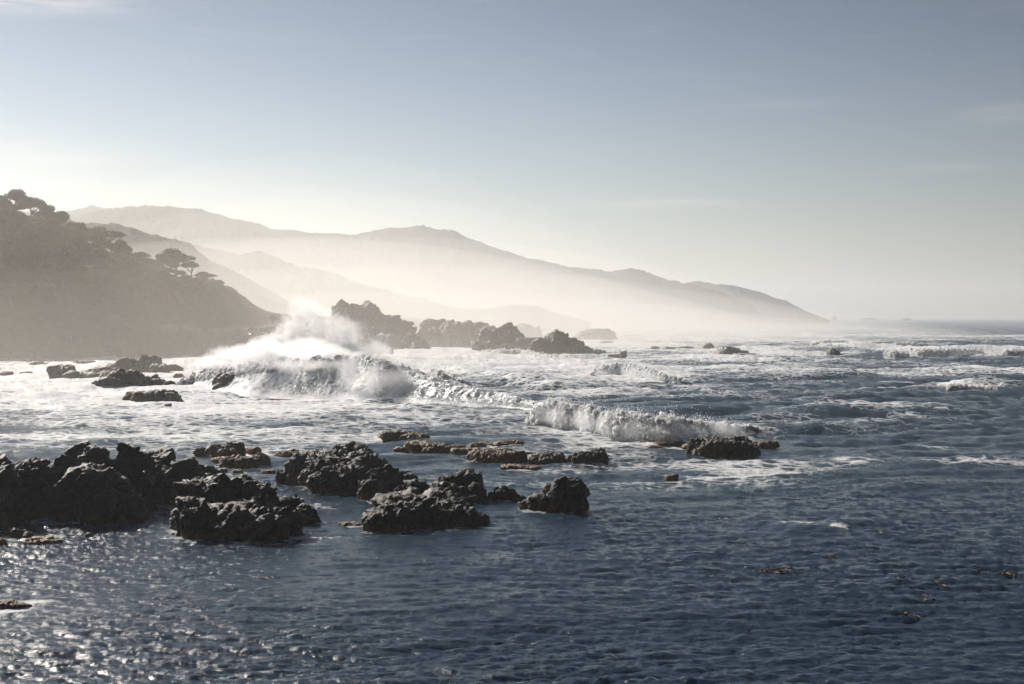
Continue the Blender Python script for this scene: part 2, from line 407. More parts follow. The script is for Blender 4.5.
# foam coverage (world positions of white water)
FOAM = []     # x, y, rx, ry, amount
def foam_px(px, py, wpx, hpx, amt):
    c = at(px, py); a = at(px, py + hpx / 2); b = at(px, max(py - hpx / 2, 323))
    FOAM.append((c[0], c[1], wpx * c[1] / F, max(abs(b[1] - a[1]) / 2 * 1.1, .4), amt))
for a in [(90, 400, 190, 40, .42), (230, 410, 200, 34, .50), (60, 372, 90, 22, .55), (120, 385, 120, 20, .5), (180, 368, 70, 18, .9), (300, 402, 130, 12, .6),
          (400, 420, 180, 26, .42), (330, 360, 120, 16, 1.0), (440, 368, 120, 12, .5), (540, 365, 120, 12, .42), (420, 352, 60, 8, .8), (470, 357, 90, 5, .6),
          (640, 372, 45, 9, 1.05), (600, 378, 60, 7, .6), (620, 392, 100, 12, .35), (640, 430, 120, 16, .75), (600, 440, 110, 12, .45), (560, 452, 160, 20, .34),
          (700, 462, 150, 13, .5), (720, 476, 60, 5, .55), (650, 485, 200, 16, .33), (760, 470, 90, 14, .42), (820, 425, 90, 18, .30), (880, 410, 80, 10, .4),
          (905, 417, 28, 4, .42), (850, 462, 35, 8, .40), (930, 445, 35, 3, .5), (990, 465, 60, 6, .26), (955, 388, 20, 2.5, .5), (985, 389, 40, 2, .32), (910, 388, 60, 4, .2),
          (860, 347, 50, 6, .4), (905, 350, 40, 5, .5), (950, 352, 60, 6, .45), (830, 344, 22, 3, .6), (760, 352, 60, 8, .5), (1000, 352, 60, 6, .6), (700, 358, 100, 8, .4),
          (790, 370, 130, 10, .33), (960, 370, 120, 10, .34), (620, 345, 90, 8, .4), (740, 340, 140, 6, .3), (900, 336, 200, 5, .28), (838, 533, 12, 2.5, .8), (800, 527, 34, 3.5, .36),
          (150, 434, 240, 18, .46), (60, 446, 160, 16, .40), (290, 452, 120, 16, .36), (330, 438, 140, 10, .44), (470, 440, 150, 14, .36), (560, 470, 60, 10, .25), (245, 470, 40, 12, .25), (330, 505, 28, 8, .3), (60, 520, 40, 8, .42), (30, 606, 30, 6, .35), (10, 640, 30, 14, .3), (40, 535, 30, 5, .45),
          (520, 350, 90, 4, .6), (250, 362, 70, 10, .9), (20, 356, 60, 4, .8), (160, 358, 60, 4, .8)]:
    foam_px(*a)
def foam_field(x, y):
    f = np.zeros_like(x)
    for cx, cy_, rx, ry, a in FOAM:
        d = ((x - cx) / rx) ** 2 + ((y - cy_) / ry) ** 2
        f = np.maximum(f, a * np.exp(-d)) + a * .12 * np.exp(-d)
    f += .30 * sstep(120, 260, y) * (1 - .95 * sstep(-60, 100, x * 250 / np.maximum(y, 100)))
    f += .10 * sstep(90, 200, y)
    return f
SWELLS = []   # (x0,y0,x1,y1, half width front, half width back, height)
def swell_px(ax, ay, bx, by, wf, wb, h):
    a, b = at(ax, ay), at(bx, by); SWELLS.append((a[0], a[1], b[0], b[1], wf, wb, h))
swell_px(420, 372, 600, 392, 4, 9, 1.1); swell_px(560, 405, 790, 420, 4, 9, .3)
swell_px(780, 418, 960, 412, 2.5, 6, .55); swell_px(740, 345, 900, 350, 9, 14, 1.5); swell_px(860, 352, 1090, 352, 8, 14, 1.7)
swell_px(860, 345, 1060, 343, 10, 18, 1.6); swell_px(580, 368, 680, 376, 4, 7, .9); swell_px(900, 386, 1100, 388, 4, 8, .5); swell_px(850, 468, 1100, 455, 2, 5, .35)
swell_px(640, 402, 900, 395, 3, 8, .5); swell_px(700, 378, 900, 380, 5, 10, .7); swell_px(740, 527, 900, 533, 1.2, 2.5, .22)
def swell_field(x, y):
    z = np.zeros_like(x)
    for x0, y0, x1, y1, wf, wb, h in SWELLS:
        L = math.hypot(x1 - x0, y1 - y0); tx, ty = (x1 - x0) / L, (y1 - y0) / L
        nx, ny = (-ty, tx) if tx > 0 else (ty, -tx)
        s = ((x - x0) * tx + (y - y0) * ty) / L; d = (x - x0) * nx + (y - y0) * ny + 1.5 * np.sin(s * 7 + x0)
        e = sstep(-.15, .3, s) * (1 - sstep(.7, 1.15, s))
        z += h * e * np.exp(-np.where(d < 0, (d / wf) ** 2, (d / wb) ** 2))
    return z
def sea_disp(x, y, spacing):
    damp = (1 - .45 * np.exp(-((y - 45) / 40) ** 2))
    far = 1 - .55 * sstep(500, 3000, y)
    d = sample(T_SW, x, y) * ((.25 + .75 * sstep(90, 260, np.hypot(x, y))) * far)[..., None]
    d += sample(T_MID, x, y, .15) * (np.where(x > -10, 1.0, .85) * (.27 + 1.5 * sstep(55, 150, y)) * np.clip(3.5 / spacing, 0, 1) ** 1.5)[..., None]
    d += sample(T_FINE, x, y, -.2) * (np.clip(.45 / spacing, 0, 1.0) ** 1.5 * np.clip(1 + .9 * fbm(x / 13, y / 22, 0 * x, 2), .4, 1.6))[..., None]
    return d
def build_sea():
    rs = [6.0]
    while rs[-1] < 9200:
        r = rs[-1]; rs.append(r + max(.07, min(r * r / (CAM_H * F) * .85, r * .0075)))
    rs = np.array(rs)
    ang_in = np.linspace(-.375, .375, 1020)
    ang_out = np.radians(np.linspace(24, 336, 160))
    ang = np.concatenate([ang_in, ang_out])
    ang = np.sort(np.mod(ang + math.pi, 2 * math.pi) - math.pi)
    R, A = np.meshgrid(rs, ang, indexing='ij')
    x = R * np.sin(A); y = R * np.cos(A)
    sp_ = np.gradient(rs)[:, None] + 0 * A
    inner = (np.abs(A) < .40)
    spc = np.where(inner, np.maximum(sp_, R * .0008), R * .035)
    dsp = sea_disp(x, y, np.maximum(spc, .05))
    sw = swell_field(x, y)
    z = dsp[..., 2] + sw
    foam = foam_field(x, y)
    # foam gathers on the crests of the swell
    foam = foam + np.where(sw > .5, .15 * sw, 0) + .10 * np.clip(dsp[..., 2] / .35, -1, 1.5) * sstep(120, 260, R)
    foam = np.clip(foam, 0, 1.4)
    z = z + np.where(foam > .5, .10 * billow(x * 1.3, y * 1.3, 0 * x, 3) * sstep(.5, .9, foam) * sstep(60, 90, R), 0)
    v = np.stack([x + dsp[..., 0], y + dsp[..., 1], z], -1).reshape(-1, 3)
    nu, nv = R.shape
    f = grid_faces(nu, nv, closed=True)[:, ::-1]
    # central cap
    v = np.vstack([v, [[0, 0, 0]]]); ci = len(v) - 1
    me = mesh_np('sea', v, f, M_SEA, attrs={'foam': np.append(foam.ravel(), 0)})
    tag(link('sea', me), 'dark blue grey sea with foam streaks and small chop', 'sea', kind='structure')
    return len(v)
# the patch of water right under the camera, below the ring's inner edge
cap = bmesh.new(); bmesh.ops.create_circle(cap, cap_ends=True, segments=64, radius=6.6); cm = bpy.data.meshes.new('water'); cap.to_mesh(cm); cap.free(); cm.materials.append(M_SEA)
tag(link('water', cm, loc=(0, 0, -.12)), 'dark water straight below the viewpoint', 'water', kind='structure')

# ------------------------------------------------------------------ rocks
RTAB = np.random.RandomState(5).uniform(size=(1024, 4)).astype(np.float32)
def worley(x, y, z, seed=0):
    """returns F1, F2 and the id value of the nearest cell"""
    xi, yi, zi = [np.floor(q).astype(np.int32) for q in (x, y, z)]
    f1 = np.full(x.shape, 9.0); f2 = np.full(x.shape, 9.0); cid = np.zeros(x.shape)
    for dx in (-1, 0, 1):
        for dy in (-1, 0, 1):
            for dz in (-1, 0, 1):
                cx, cy_, cz = xi + dx, yi + dy, zi + dz
                r = RTAB[(PERM[(PERM[(PERM[cx & 255] + cy_) & 255] + cz) & 255] * 4 + (cx ^ cz) + seed) & 1023]
                d = np.sqrt((cx + r[..., 0] - x) ** 2 + (cy_ + r[..., 1] - y) ** 2 + (cz + r[..., 2] - z) ** 2)
                n = d < f1; f2 = np.where(n, f1, np.minimum(f2, d)); cid = np.where(n, r[..., 3], cid); f1 = np.where(n, d, f1)
    return f1, f2, cid
def lobe_verts(c, rx, ry, zt, seed, n, jag=1.0, strata=.5, sq=.85):
    """one craggy block: random facets, slanted strata, fractured cells; base sunk under water"""
    r = np.random.RandomState(seed); V, Fc = ico(n)
    k = 20
    nr = r.normal(size=(k, 3)); nr /= np.linalg.norm(nr, axis=1)[:, None]
    d = r.uniform(.6, 1.0, k)
    dots = np.maximum(V @ nr.T, .05)
    rad = np.minimum((d[None] / dots).min(1), 1.15)
    P = V * rad[:, None]
    P = np.sign(P) * np.abs(P) ** sq
    S = np.array((rx, ry, zt)); P = P * S
    size = (rx * max(zt, rx * .5)) ** .5
    wx, wy, wz = [(P[:, i] + c[i]) for i in range(3)]
    fq = 1.1 / max(size, .3)
    th = .8
    sx = (wx * math.cos(th) + wz * math.sin(th)); sz = (-wx * math.sin(th) + wz * math.cos(th))
    jx = fbm(wx * fq * 1.5, wy * fq * 1.5, wz * fq * 1.5, 2) / fq * .5
    a = ridged(wx * fq, wy * fq, wz * fq + seed, 5, 2.1, .55) - .45
    _, _, c1 = worley((sx + jx) * fq * 1.3, wy * fq * 1.3, (sz + jx) * fq * 3.6, seed)
    f1, f2, c2 = worley((sx + jx) * fq * 3.4, wy * fq * 3.4, (sz + jx) * fq * 7.5, seed + 3)
    f3, f4, c3 = worley(wx * fq * 9, wy * fq * 9, wz * fq * 11, seed + 9)
    nl = V / S; nl /= np.linalg.norm(nl, axis=1)[:, None]
    amp = size * .24 * jag
    disp = a * .8 + (c1 - .5) * 1.3 * strata + (c2 - .5) * .42 + np.minimum(f2 - f1, .25) * .45 + (c3 - .5) * .12 + fbm(wx * fq * 16, wy * fq * 16, wz * fq * 16, 3, 2.1, .6) * .11
    P = P + nl * (disp * amp)[:, None] + np.array((.3, 0, .12)) * ((c1 - .5) * amp * strata)[:, None]
    top = P[:, 2].max()
    zz = np.clip(P[:, 2] / top, 0, 1); zz = (1 - np.exp(-.9 * zz)) / (1 - math.exp(-.9))
    P[:, 2] = np.where(P[:, 2] > 0, zz * zt, P[:, 2] * min(1, 1.2 / zt))
    return P + c, Fc
def rock_px(name, label, cat, lobes, seed, mat=None, group=None, n=5, jag=1.0, strata=.5, sink=0.0):
    """lobes: (px centre, py waterline, half width px, py top [, depth ratio])"""
    vs_, fs_, off = [], [], 0
    first = None
    Y0 = at(lobes[0][0], lobes[0][1])[1]; lim = max(l[2] for l in lobes) * Y0 / F * (1.6 if Y0 < 130 else .9)
    for i, l in enumerate(lobes):
        px, pb, hw, pt = l[:4]; dr = l[4] if len(l) > 4 else .8
        b = at(px, pb); b[1] = min(max(b[1], Y0 - lim), Y0 + lim); rx = hw * b[1] / F; ry = rx * dr
        Y = b[1] + ry * .8
        top = atY(px, pt, Y)
        zt = max(top[2], .12)
        c = np.array((top[0], Y, -.02 - sink))
        if first is None: first = c.copy(); first[2] = 0
        nn = n if rx * F / Y > 9 else min(n, 4)
        if Y < 200: FOAM.append((c[0] + rx * .1, Y - ry * .5, rx * 1.35, ry * 1.0 + .4, (.52 if mat is M_REEF or Y > 100 else .44)))
        V, f = lobe_verts(c, rx, ry, zt + sink, seed * 31 + i * 7, nn, jag, strata)
        vs_.append(V); fs_.append(f + off); off += len(V)
        # smaller blocks leaning on this one
        r = np.random.RandomState(seed * 77 + i)
        for q in range(5 if rx * F / Y > 20 else (3 if rx * F / Y > 9 else 0)):
            a_ = r.uniform(-2.6, .9); fr = r.uniform(.22, .46); o_ = r.uniform(.45, .8)
            zz = zt * r.uniform(.35, .85)
            c2 = c + np.array((math.cos(a_) * rx * o_, math.sin(a_) * ry * o_, 0))
            V, f = lobe_verts(c2, rx * fr, ry * fr, zz, seed * 91 + i * 13 + q, nn - 1, jag, strata)
            vs_.append(V); fs_.append(f + off); off += len(V)
    v = np.vstack(vs_) - first
    me = mesh_np(name, v, np.vstack(fs_), mat or M_ROCK)
    o = link(name, me, loc=first); tag(o, label, cat, group)
    # wet foam collar: adds to nothing else
    return o

ROCKS_NEAR = [
 ('rock_outcrop', 'black rock mass running off the left edge of the picture behind the low weedy slabs', 'rock',
   [(-14, 527, 34, 455), (8, 510, 26, 456), (-30, 505, 30, 452), (30, 498, 24, 456), (0, 530, 18, 490)]),
 ('rock_outcrop', 'tallest craggy black outcrop on the left with a twin peaked top', 'rock',
   [(92, 522, 46, 462), (93, 500, 24, 440), (62, 502, 28, 452), (127, 500, 17, 441), (110, 524, 32, 485), (56, 515, 26, 478), (75, 522, 22, 480), (70, 512, 36, 466), (125, 512, 32, 460), (118, 505, 24, 458), (44, 500, 18, 458)]),
 ('rock_outcrop', 'dark outcrop with a pale sunlit slanting slab joining the tallest rock on its right', 'rock',
   [(163, 498, 22, 446), (160, 513, 26, 468), (185, 503, 22, 456), (140, 510, 18, 472), (150, 505, 30, 458), (190, 508, 28, 466), (203, 500, 15, 463), (180, 514, 26, 482)]),
 ('rock_outcrop', 'wide flat topped black outcrop standing closest to the calm water', 'rock',
   [(240, 541, 52, 500), (200, 539, 30, 496), (205, 522, 26, 476), (228, 515, 17, 471), (245, 522, 20, 474), (268, 528, 14, 482), (275, 538, 30, 505), (185, 532, 18, 503), (255, 536, 30, 493)]),
 ('rock_outcrop', 'low rounded boulders edged with golden seaweed beside the wide flat topped outcrop', 'rock',
   [(290, 522, 16, 494), (303, 528, 15, 503), (303, 534, 13, 519), (293, 538, 12, 524), (312, 524, 9, 512)]),
 ('rock_outcrop', 'tall brown topped outcrop in the middle of the rocks with steep dark right flank', 'rock',
   [(330, 486, 42, 449), (345, 478, 28, 441), (300, 484, 20, 452), (325, 505, 19, 470), (345, 494, 26, 462), (286, 483, 10, 468), (362, 484, 22, 448)]),
 ('rock_outcrop', 'smooth shouldered black rock leaning against the brown topped outcrop', 'rock',
   [(388, 494, 24, 462), (404, 488, 13, 470), (368, 499, 12, 478)]),
 ('rock_outcrop', 'long sloping black rock in front with its ridge falling towards the right', 'rock',
   [(420, 528, 48, 488), (430, 520, 38, 478), (392, 532, 26, 500), (405, 512, 18, 479), (455, 528, 28, 500), (478, 525, 10, 510)]),
 ('rock_outcrop', 'double humped dark rock right behind the long sloping rock', 'rock',
   [(464, 499, 20, 467), (446, 500, 14, 474), (476, 502, 11, 481), (440, 505, 14, 488)]),
 ('boulder', 'dome shaped boulder with a flat tail between the double humped rock and the pointed one', 'boulder',
   [(502, 500, 11, 485), (511, 500, 12, 491), (494, 500, 8, 491)]),
 ('boulder', 'tall pointed black boulder with a lower shoulder, rightmost of the big rocks', 'boulder',
   [(568, 513, 20, 475), (545, 512, 20, 490), (560, 511, 16, 482), (530, 510, 11, 498), (579, 512, 11, 485)]),
]
for i, (nm, lb, ct, lobes) in enumerate(ROCKS_NEAR):
    rock_px(nm, lb, ct, lobes, 100 + i, M_ROCK, n=6, jag=1.15, strata=.75)
REEF = [
 ('flat thin weedy slab just left of the long sloping rock', [(351, 527, 14, 521)]),
 ('brown rounded rock behind the gap between the left outcrops', [(206, 455, 12, 446), (218, 456, 14, 443), (234, 455, 11, 441), (224, 457, 14, 447)]),
 ('long low brown rock in front of the rounded brown one', [(240, 466, 24, 455), (262, 464, 10, 452), (225, 463, 12, 456)]),
 ('small brown rock peeping out right of the rounded brown rock', [(253, 451, 9, 446)]),
 ('tiny pale capped stone awash in the channel between the outcrops', [(238, 472, 5, 469)]),
 ('thin brown stone lying flat in the channel near the brown topped outcrop', [(270, 473, 8, 469)]),
 ('little weedy rock just left of the brown topped outcrop', [(286, 456, 13, 450), (292, 455, 8, 448)]),
 ('small stone behind the lowest weedy slab in the channel', [(221, 472, 7, 468)]),
 ('farthest of the weedy reef patches, long and flat', [(400, 440, 18, 430), (415, 441, 16, 432), (388, 436, 9, 430)]),
 ('thick weedy reef below the farthest flat patch', [(430, 452, 24, 441), (418, 450, 15, 440), (452, 452, 16, 444), (400, 450, 7, 446)]),
 ('weedy hump at the tail of the thick reef', [(460, 454, 12, 447)]),
 ('flat weedy patch in the upper middle of the reef', [(485, 446, 15, 441), (478, 447, 10, 442)]),
 ('small domed weedy rock beside the flat upper patch', [(510, 445, 13, 439), (500, 447, 9, 441)]),
 ('broad brown reef rock in the centre of the weedy group', [(494, 460, 26, 448), (480, 458, 16, 449), (515, 460, 14, 450)]),
 ('short weedy lump between the broad reef rock and the dome to its right', [(528, 456, 9, 451)]),
 ('smooth dark dome at the right of the weedy reef', [(547, 461, 16, 451), (538, 460, 9, 453)]),
 ('dark craggy boulder standing alone right of the weedy reef', [(590, 464, 19, 450), (596, 462, 11, 447), (577, 462, 11, 453)]),
 ('thin weedy strip awash in front of the broad reef rock', [(512, 468, 14, 464), (530, 468, 12, 465)]),
 ('small weed covered slab at the far left edge beneath the black rock mass', [(20, 537, 11, 527), (12, 534, 7, 526), (28, 538, 6, 531)]),
 ('long flat slab of golden weed lying farthest forward on the left', [(40, 543, 16, 536), (54, 543, 10, 538)]),
 ('tiny weed clump cut by the left edge', [(0, 545, 8, 537)]),
 ('single stone barely showing in the calm water below the tallest outcrop', [(89, 536, 4, 532)]),
 ('pale foam topped rock alone at the bottom left', [(6, 612, 22, 599), (22, 611, 12, 603), (-16, 614, 20, 600)]),
 ('black square shouldered rock in front of the small white breaker', [(720, 455, 32, 438), (700, 453, 15, 437), (735, 451, 20, 435), (748, 452, 14, 440), (712, 450, 12, 435)]),
 ('thin line of reef leading left from the square shouldered rock', [(668, 444, 20, 440), (650, 443, 12, 440), (690, 447, 9, 443), (655, 450, 8, 447)]),
 ('low stone trailing right of the square shouldered rock', [(768, 446, 10, 440), (758, 445, 6, 441)]),
 ('lone dark stone awash below the square shouldered rock', [(673, 478, 7, 473), (666, 477, 4, 474)]),
 ('small stone ahead of the farthest weedy reef patch', [(408, 472, 3, 470)]),
]
for i, (lb, lobes) in enumerate(REEF):
    dark = ('black' in lb) or ('dark' in lb)
    rock_px('reef_rock', lb, 'rock', lobes, 300 + i, M_ROCK if dark else M_REEF, 'low rocks scattered in the surf', n=6 if lobes[0][2] > 16 else 5, jag=1.4, strata=.3)
MID = [
 ('hazy brown hump at the left end of the mid distance rocks', [(62, 378, 15, 364), (72, 379, 9, 370)]),
 ('long low hazy reef behind the left hump', [(90, 378, 20, 371), (100, 374, 22, 366), (108, 378, 12, 370)]),
 ('largest dark mound of the mid distance rocks', [(128, 389, 28, 368), (110, 390, 18, 376), (145, 387, 16, 374), (98, 389, 9, 380), (158, 388, 12, 378), (170, 389, 7, 380)]),
 ('flat dark slab in front of the largest mid distance mound', [(155, 400, 25, 389), (170, 400, 12, 392), (135, 396, 12, 391)]),
 ('rounded hazy mound behind the largest mid distance one', [(124, 374, 13, 357), (118, 374, 20, 363)]),
 ('hazy double mound farthest back among the left rocks', [(148, 372, 13, 354), (140, 372, 22, 360), (160, 373, 12, 363)]),
 ('small hazy mound at the right end of the mid distance rocks', [(173, 371, 9, 364)]),
 ('pair of little stones between the left hump and the largest mound', [(78, 383, 4, 380), (88, 384, 6, 380)]),
 ('tiny stone below the left hazy hump', [(64, 382, 5, 378)]),
 ('stone awash at the far left edge', [(6, 374, 8, 371)]),
 ('stone awash a little in from the left edge', [(27, 374, 7, 371)]),
 ('small stone right of the mid distance rocks', [(178, 376, 6, 373)]),
 ('tiny stone in front of the flat dark slab', [(168, 405, 4, 403)]),
 ('far little stone at the foot of the headland', [(192, 362, 6, 360)]),
 ('faint low rocks against the headland foot', [(85, 366, 14, 360), (100, 366, 8, 362), (40, 366, 16, 361)]),
 ('steep sided lone rock in front of the big breaking wave', [(231, 391, 17, 373), (225, 390, 11, 372), (240, 391, 10, 379), (219, 391, 8, 383)]),
 ('dark triangular rock behind the left end of the breaking wave', [(240, 354, 26, 327), (262, 354, 20, 336), (222, 355, 16, 341)]),
 ('reddish rock showing through the spray right of the plume', [(377, 354, 15, 345), (366, 352, 9, 347)]),
 ('foam washed rock behind the reddish one', [(372, 347, 16, 336), (385, 347, 10, 340)]),
 ('small leaning sea stone left of the two right hand rocks', [(707, 350, 7, 343), (710, 350, 4, 346)]),
 ('larger of the two right hand rocks out at sea', [(730, 355, 14, 346), (742, 355, 8, 350), (720, 354, 6, 349)]),
 ('row of low rocks left of the leaning sea stone', [(668, 349, 9, 346), (686, 350, 9, 346), (655, 348, 5, 346)]),
 ('isolated pyramid rock right of the two sea rocks', [(834, 355, 8, 348)]),
 ('flat stone just below the isolated pyramid rock', [(851, 362, 9, 359)]),
 ('small brown stone near the right edge out at sea', [(981, 363, 7, 360)]),
 ('tiny stone in the churned water left of the white streak', [(606, 369, 5, 365)]),
 ('sharp little rock at the right tip of the coast rocks', [(623, 357, 5, 350), (614, 357, 7, 354)]),
 ('low hazy rock beyond the tip of the coast rocks', [(608, 345, 8, 341)]),
]
for i, (lb, lobes) in enumerate(MID):
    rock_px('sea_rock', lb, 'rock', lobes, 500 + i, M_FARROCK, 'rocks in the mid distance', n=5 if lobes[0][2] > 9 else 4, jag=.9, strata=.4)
COAST = [
 ('high jagged rock promontory right of the spray plume', [(360, 350, 30, 302), (347, 350, 12, 299), (372, 349, 20, 306), (388, 350, 18, 312), (403, 350, 14, 320), (415, 351, 12, 332), (424, 351, 8, 341), (340, 349, 10, 305), (366, 348, 7, 300)]),
 ('hazy ridge of crags between the promontory and the pointed coast rock', [(436, 347, 18, 318), (452, 348, 24, 321), (470, 347, 22, 320), (445, 347, 12, 319), (486, 348, 16, 325), (425, 348, 14, 328)]),
 ('steep pointed coast rock in the middle of the headland chain', [(505, 351, 18, 322), (494, 351, 14, 328), (517, 351, 10, 329), (527, 352, 12, 337), (484, 352, 14, 340), (508, 353, 26, 343)]),
 ('craggy dark reef stepping down right of the pointed coast rock', [(556, 355, 17, 329), (545, 355, 16, 337), (570, 355, 14, 337), (583, 356, 14, 344), (596, 356, 12, 349), (535, 355, 10, 343)]),
 ('faint rock behind the pointed coast rock', [(526, 338, 16, 323), (515, 338, 10, 325)]),
 ('faint block of rock at the seaward end of the chain', [(594, 340, 18, 328), (584, 340, 12, 331), (608, 340, 9, 333)]),
]
for i, (lb, lobes) in enumerate(COAST):
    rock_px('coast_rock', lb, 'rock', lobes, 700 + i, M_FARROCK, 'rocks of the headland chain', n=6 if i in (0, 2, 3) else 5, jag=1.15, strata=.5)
FAR = [('faint far islet on the horizon, a low pointed rock', [(835, 321, 3.0, 316)]), ('long faint island beyond the pointed islet', [(868, 320.3, 12, 317.6)]), ('lowest faint islet at the right of the horizon', [(906, 320.6, 5, 318.3)])]
for i, (lb, lobes) in enumerate(FAR):
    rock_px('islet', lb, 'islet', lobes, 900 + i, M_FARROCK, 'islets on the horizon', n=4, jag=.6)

print('sea verts', build_sea())
# ------------------------------------------------------------------ headland
SHX = np.array([-900, -420, -200, -122, -108, -95, -82, -75, -70, -67, -62, -56, -50, -44, -40.])
SHY = np.array([330, 320, 330, 338, 345, 356, 372, 398, 420, 520, 590, 640, 700, 800, 900.])
CRX = [-900, -500, -300, -220]; CRH = [52, 58, 56, 54]
for px, py in [(-120, 203), (-60, 202), (0, 212), (30, 220), (55, 232), (75, 242), (100, 252), (125, 262), (150, 276), (175, 281), (200, 279), (215, 281), (232, 287), (250, 299), (265, 307), (290, 310), (337, 311), (360, 312)]:
    p = atY(px, py, 440); CRX.append(p[0]); CRH.append(p[2])
def head_h(X, Y):
    wob = 5 * fbm(X / 14, Y / 14, 0 * X, 3) + 2.5 * ridged(X / 6, Y / 6, 0 * X, 3)
    ys = np.interp(X, SHX, SHY); slope = np.gradient(ys, axis=0) if False else 1
    d = (Y - ys) * np.interp(X, [-122, -90, -70, -50], [1, .8, .35, .3]) + wob
    cl = 9.4 + 1.2 * fbm(X / 30, Y / 30, 3 + 0 * X, 2)
    hc = np.interp(X * 440 / np.maximum(Y, 440), CRX, CRH)
    up = sstep(-2, 9, d) * cl
    hill = sstep(14, 62, d) * np.maximum(hc - cl, 0)
    wide = sstep(2, 55, d)
    left = sstep(-80, -105, X)
    hh = up + (hill * (1 - left) + wide * np.maximum(hc - cl, 0) * left)
    hh = hh - 2.0 + .8 * ridged(X / 9, Y / 9, 1 + 0 * X, 4) * sstep(0, 6, d) * sstep(10.8, 14, hh) + 1.6 * fbm(X / 11, Y / 11, 5 + 0 * X, 4) * sstep(11, 15, hh)
    hh = hh + (1.9 * billow(X / 5.5, Y / 5.5, 2 + 0 * X, 4) + 1.2 * billow(X / 2.2, Y / 2.2, 4 + 0 * X, 2)) * sstep(12.5, 16, hh) * (.10 + .40 * sstep(-72, -84, X) + .5 * sstep(-84, -104, X))
    hh = hh * (1 - sstep(160, 330, d) * .85)
    grass = sstep(3, 9, d) * (1 - sstep(16, 26, d)) * sstep(-98, -88, X)
    return np.where(d < -3, -3, hh), grass
def build_headland():
    xs = np.concatenate([np.linspace(-900, -200, 120)[:-1], np.linspace(-200, -40, 420)])
    ys = np.concatenate([np.linspace(300, 500, 420)[:-1], np.linspace(500, 900, 90)])
    X, Y = np.meshgrid(xs, ys, indexing='ij'); Z, G = head_h(X, Y)
    # craggy cliff: push faces sideways
    Xo = X + 1.2 * ridged(X / 5, Y / 5, Z / 4, 3) * sstep(0, 4, Z) * (1 - sstep(9, 14, Z))
    v = np.stack([Xo, Y, Z], -1).reshape(-1, 3)
    keep = (Z > -2.9)
    f = grid_faces(*X.shape)[:, ::-1]; kf = keep.ravel()[f].any(1)
    return tag(link('headland', mesh_np('headland', v, f[kf], M_HEAD, attrs={'grass': G.ravel()})), 'dark misty headland with cliffs and a grassy shelf', 'headland', kind='structure')
build_headland()

# ------------------------------------------------------------------ distant hills
def ridge(label, prof, Y, front, back, amp, seed, base=-3.0, slant=0.0):
    prof = sorted(prof); n = 420
    P = np.array([atY(px, py, Y)[[0, 2]] for px, py in prof])
    n = 900; xs = np.linspace(P[0, 0], P[-1, 0], n); hs = np.interp(xs, P[:, 0], P[:, 1]); q_ = Y / 1422.0
    t = np.concatenate([np.linspace(-1, 0, 60)[:-1], np.linspace(0, 1, 25)])
    Xg, T = np.meshgrid(xs, t, indexing='ij'); Hg = np.maximum(hs, 0)[:, None] + 0 * T
    Yg = Y + np.where(T < 0, T * front, T * back)
    shape = np.where(T < 0, (1 + T) ** 1.25, 1 - T ** 1.5)
    L = amp * 9
    spur = ridged(Xg / L + seed, Yg / L * .8, 0 * Xg + seed, 5)
    Z = Hg * shape + amp * (spur - .5) * np.sin(np.clip(shape, 0, 1) * math.pi) * 1.4 + amp * .22 * fbm(Xg / L * 4, Yg / L * 4, 0 * Xg, 4)
    fine = amp * .10 * ridged(Xg / L * 9, Yg / L * 9, 0 * Xg + 2, 3); Z = Z + fine + np.abs(perlin(Xg / 9, Yg / 9, 0 * Xg)) * amp * .25 * (Z > 6)
    Z = Z + q_ * (3.2 * fbm(Xg / (22 * q_), Yg / (22 * q_), 0 * Xg + seed, 4) + 1.2 * np.abs(perlin(Xg / (3.4 * q_), Yg / (7 * q_), 0 * Xg + seed))) * np.clip(Z / (20 * q_), 0, 1)
    Z = np.where(np.abs(T) > .985, base, np.maximum(Z, base))
    v = np.stack([Xg * Yg / Y, Yg + slant * (Xg - xs.mean()), Z], -1).reshape(-1, 3)
    return tag(link('hills', mesh_np('hills', v, grid_faces(*Xg.shape)[:, ::-1], M_HILL)), label, 'hills', kind='structure')
ridge('faintest mountain top behind the long ridge', [(-700, 190), (-300, 200), (-60, 205), (40, 214), (70, 211), (92, 207), (112, 209), (140, 214), (200, 235), (240, 318)], 2350, 420, 420, 11, 1)
ridge('long hazy mountain ridge sloping down to the sea', [(-900, 210), (-500, 200), (-200, 196), (0, 214), (60, 222), (95, 212), (125, 208), (150, 206), (180, 208), (220, 216), (250, 224), (280, 230), (320, 234), (350, 236), (370, 233), (395, 228), (420, 227), (440, 231), (455, 233), (470, 240), (500, 250), (530, 259), (560, 266), (590, 270), (610, 273), (632, 270), (650, 274), (668, 281), (700, 288), (725, 295), (750, 306), (765, 321)], 1800, 470, 430, 14, 2)
ridge('far cape ending the mountain coast', [(560, 283), (600, 281), (640, 279), (680, 284), (700, 283), (722, 285), (745, 289), (765, 295), (782, 301), (796, 307), (806, 312), (818, 316.5), (830, 321)], 2450, 350, 350, 8, 3)
ridge('tree covered slope in golden mist behind the headland', [(-500, 195), (-200, 205), (0, 215), (90, 224), (115, 225), (132, 229), (150, 235), (168, 238), (190, 246), (210, 262), (240, 275), (300, 310), (330, 322)], 820, 200, 200, 7, 4)
ridge('second misty slope lying lower and farther right', [(0, 225), (120, 240), (185, 245), (215, 250), (240, 256), (258, 251), (275, 257), (300, 268), (330, 274), (355, 283), (380, 290), (420, 300), (450, 308), (480, 320)], 1080, 220, 220, 8, 5)
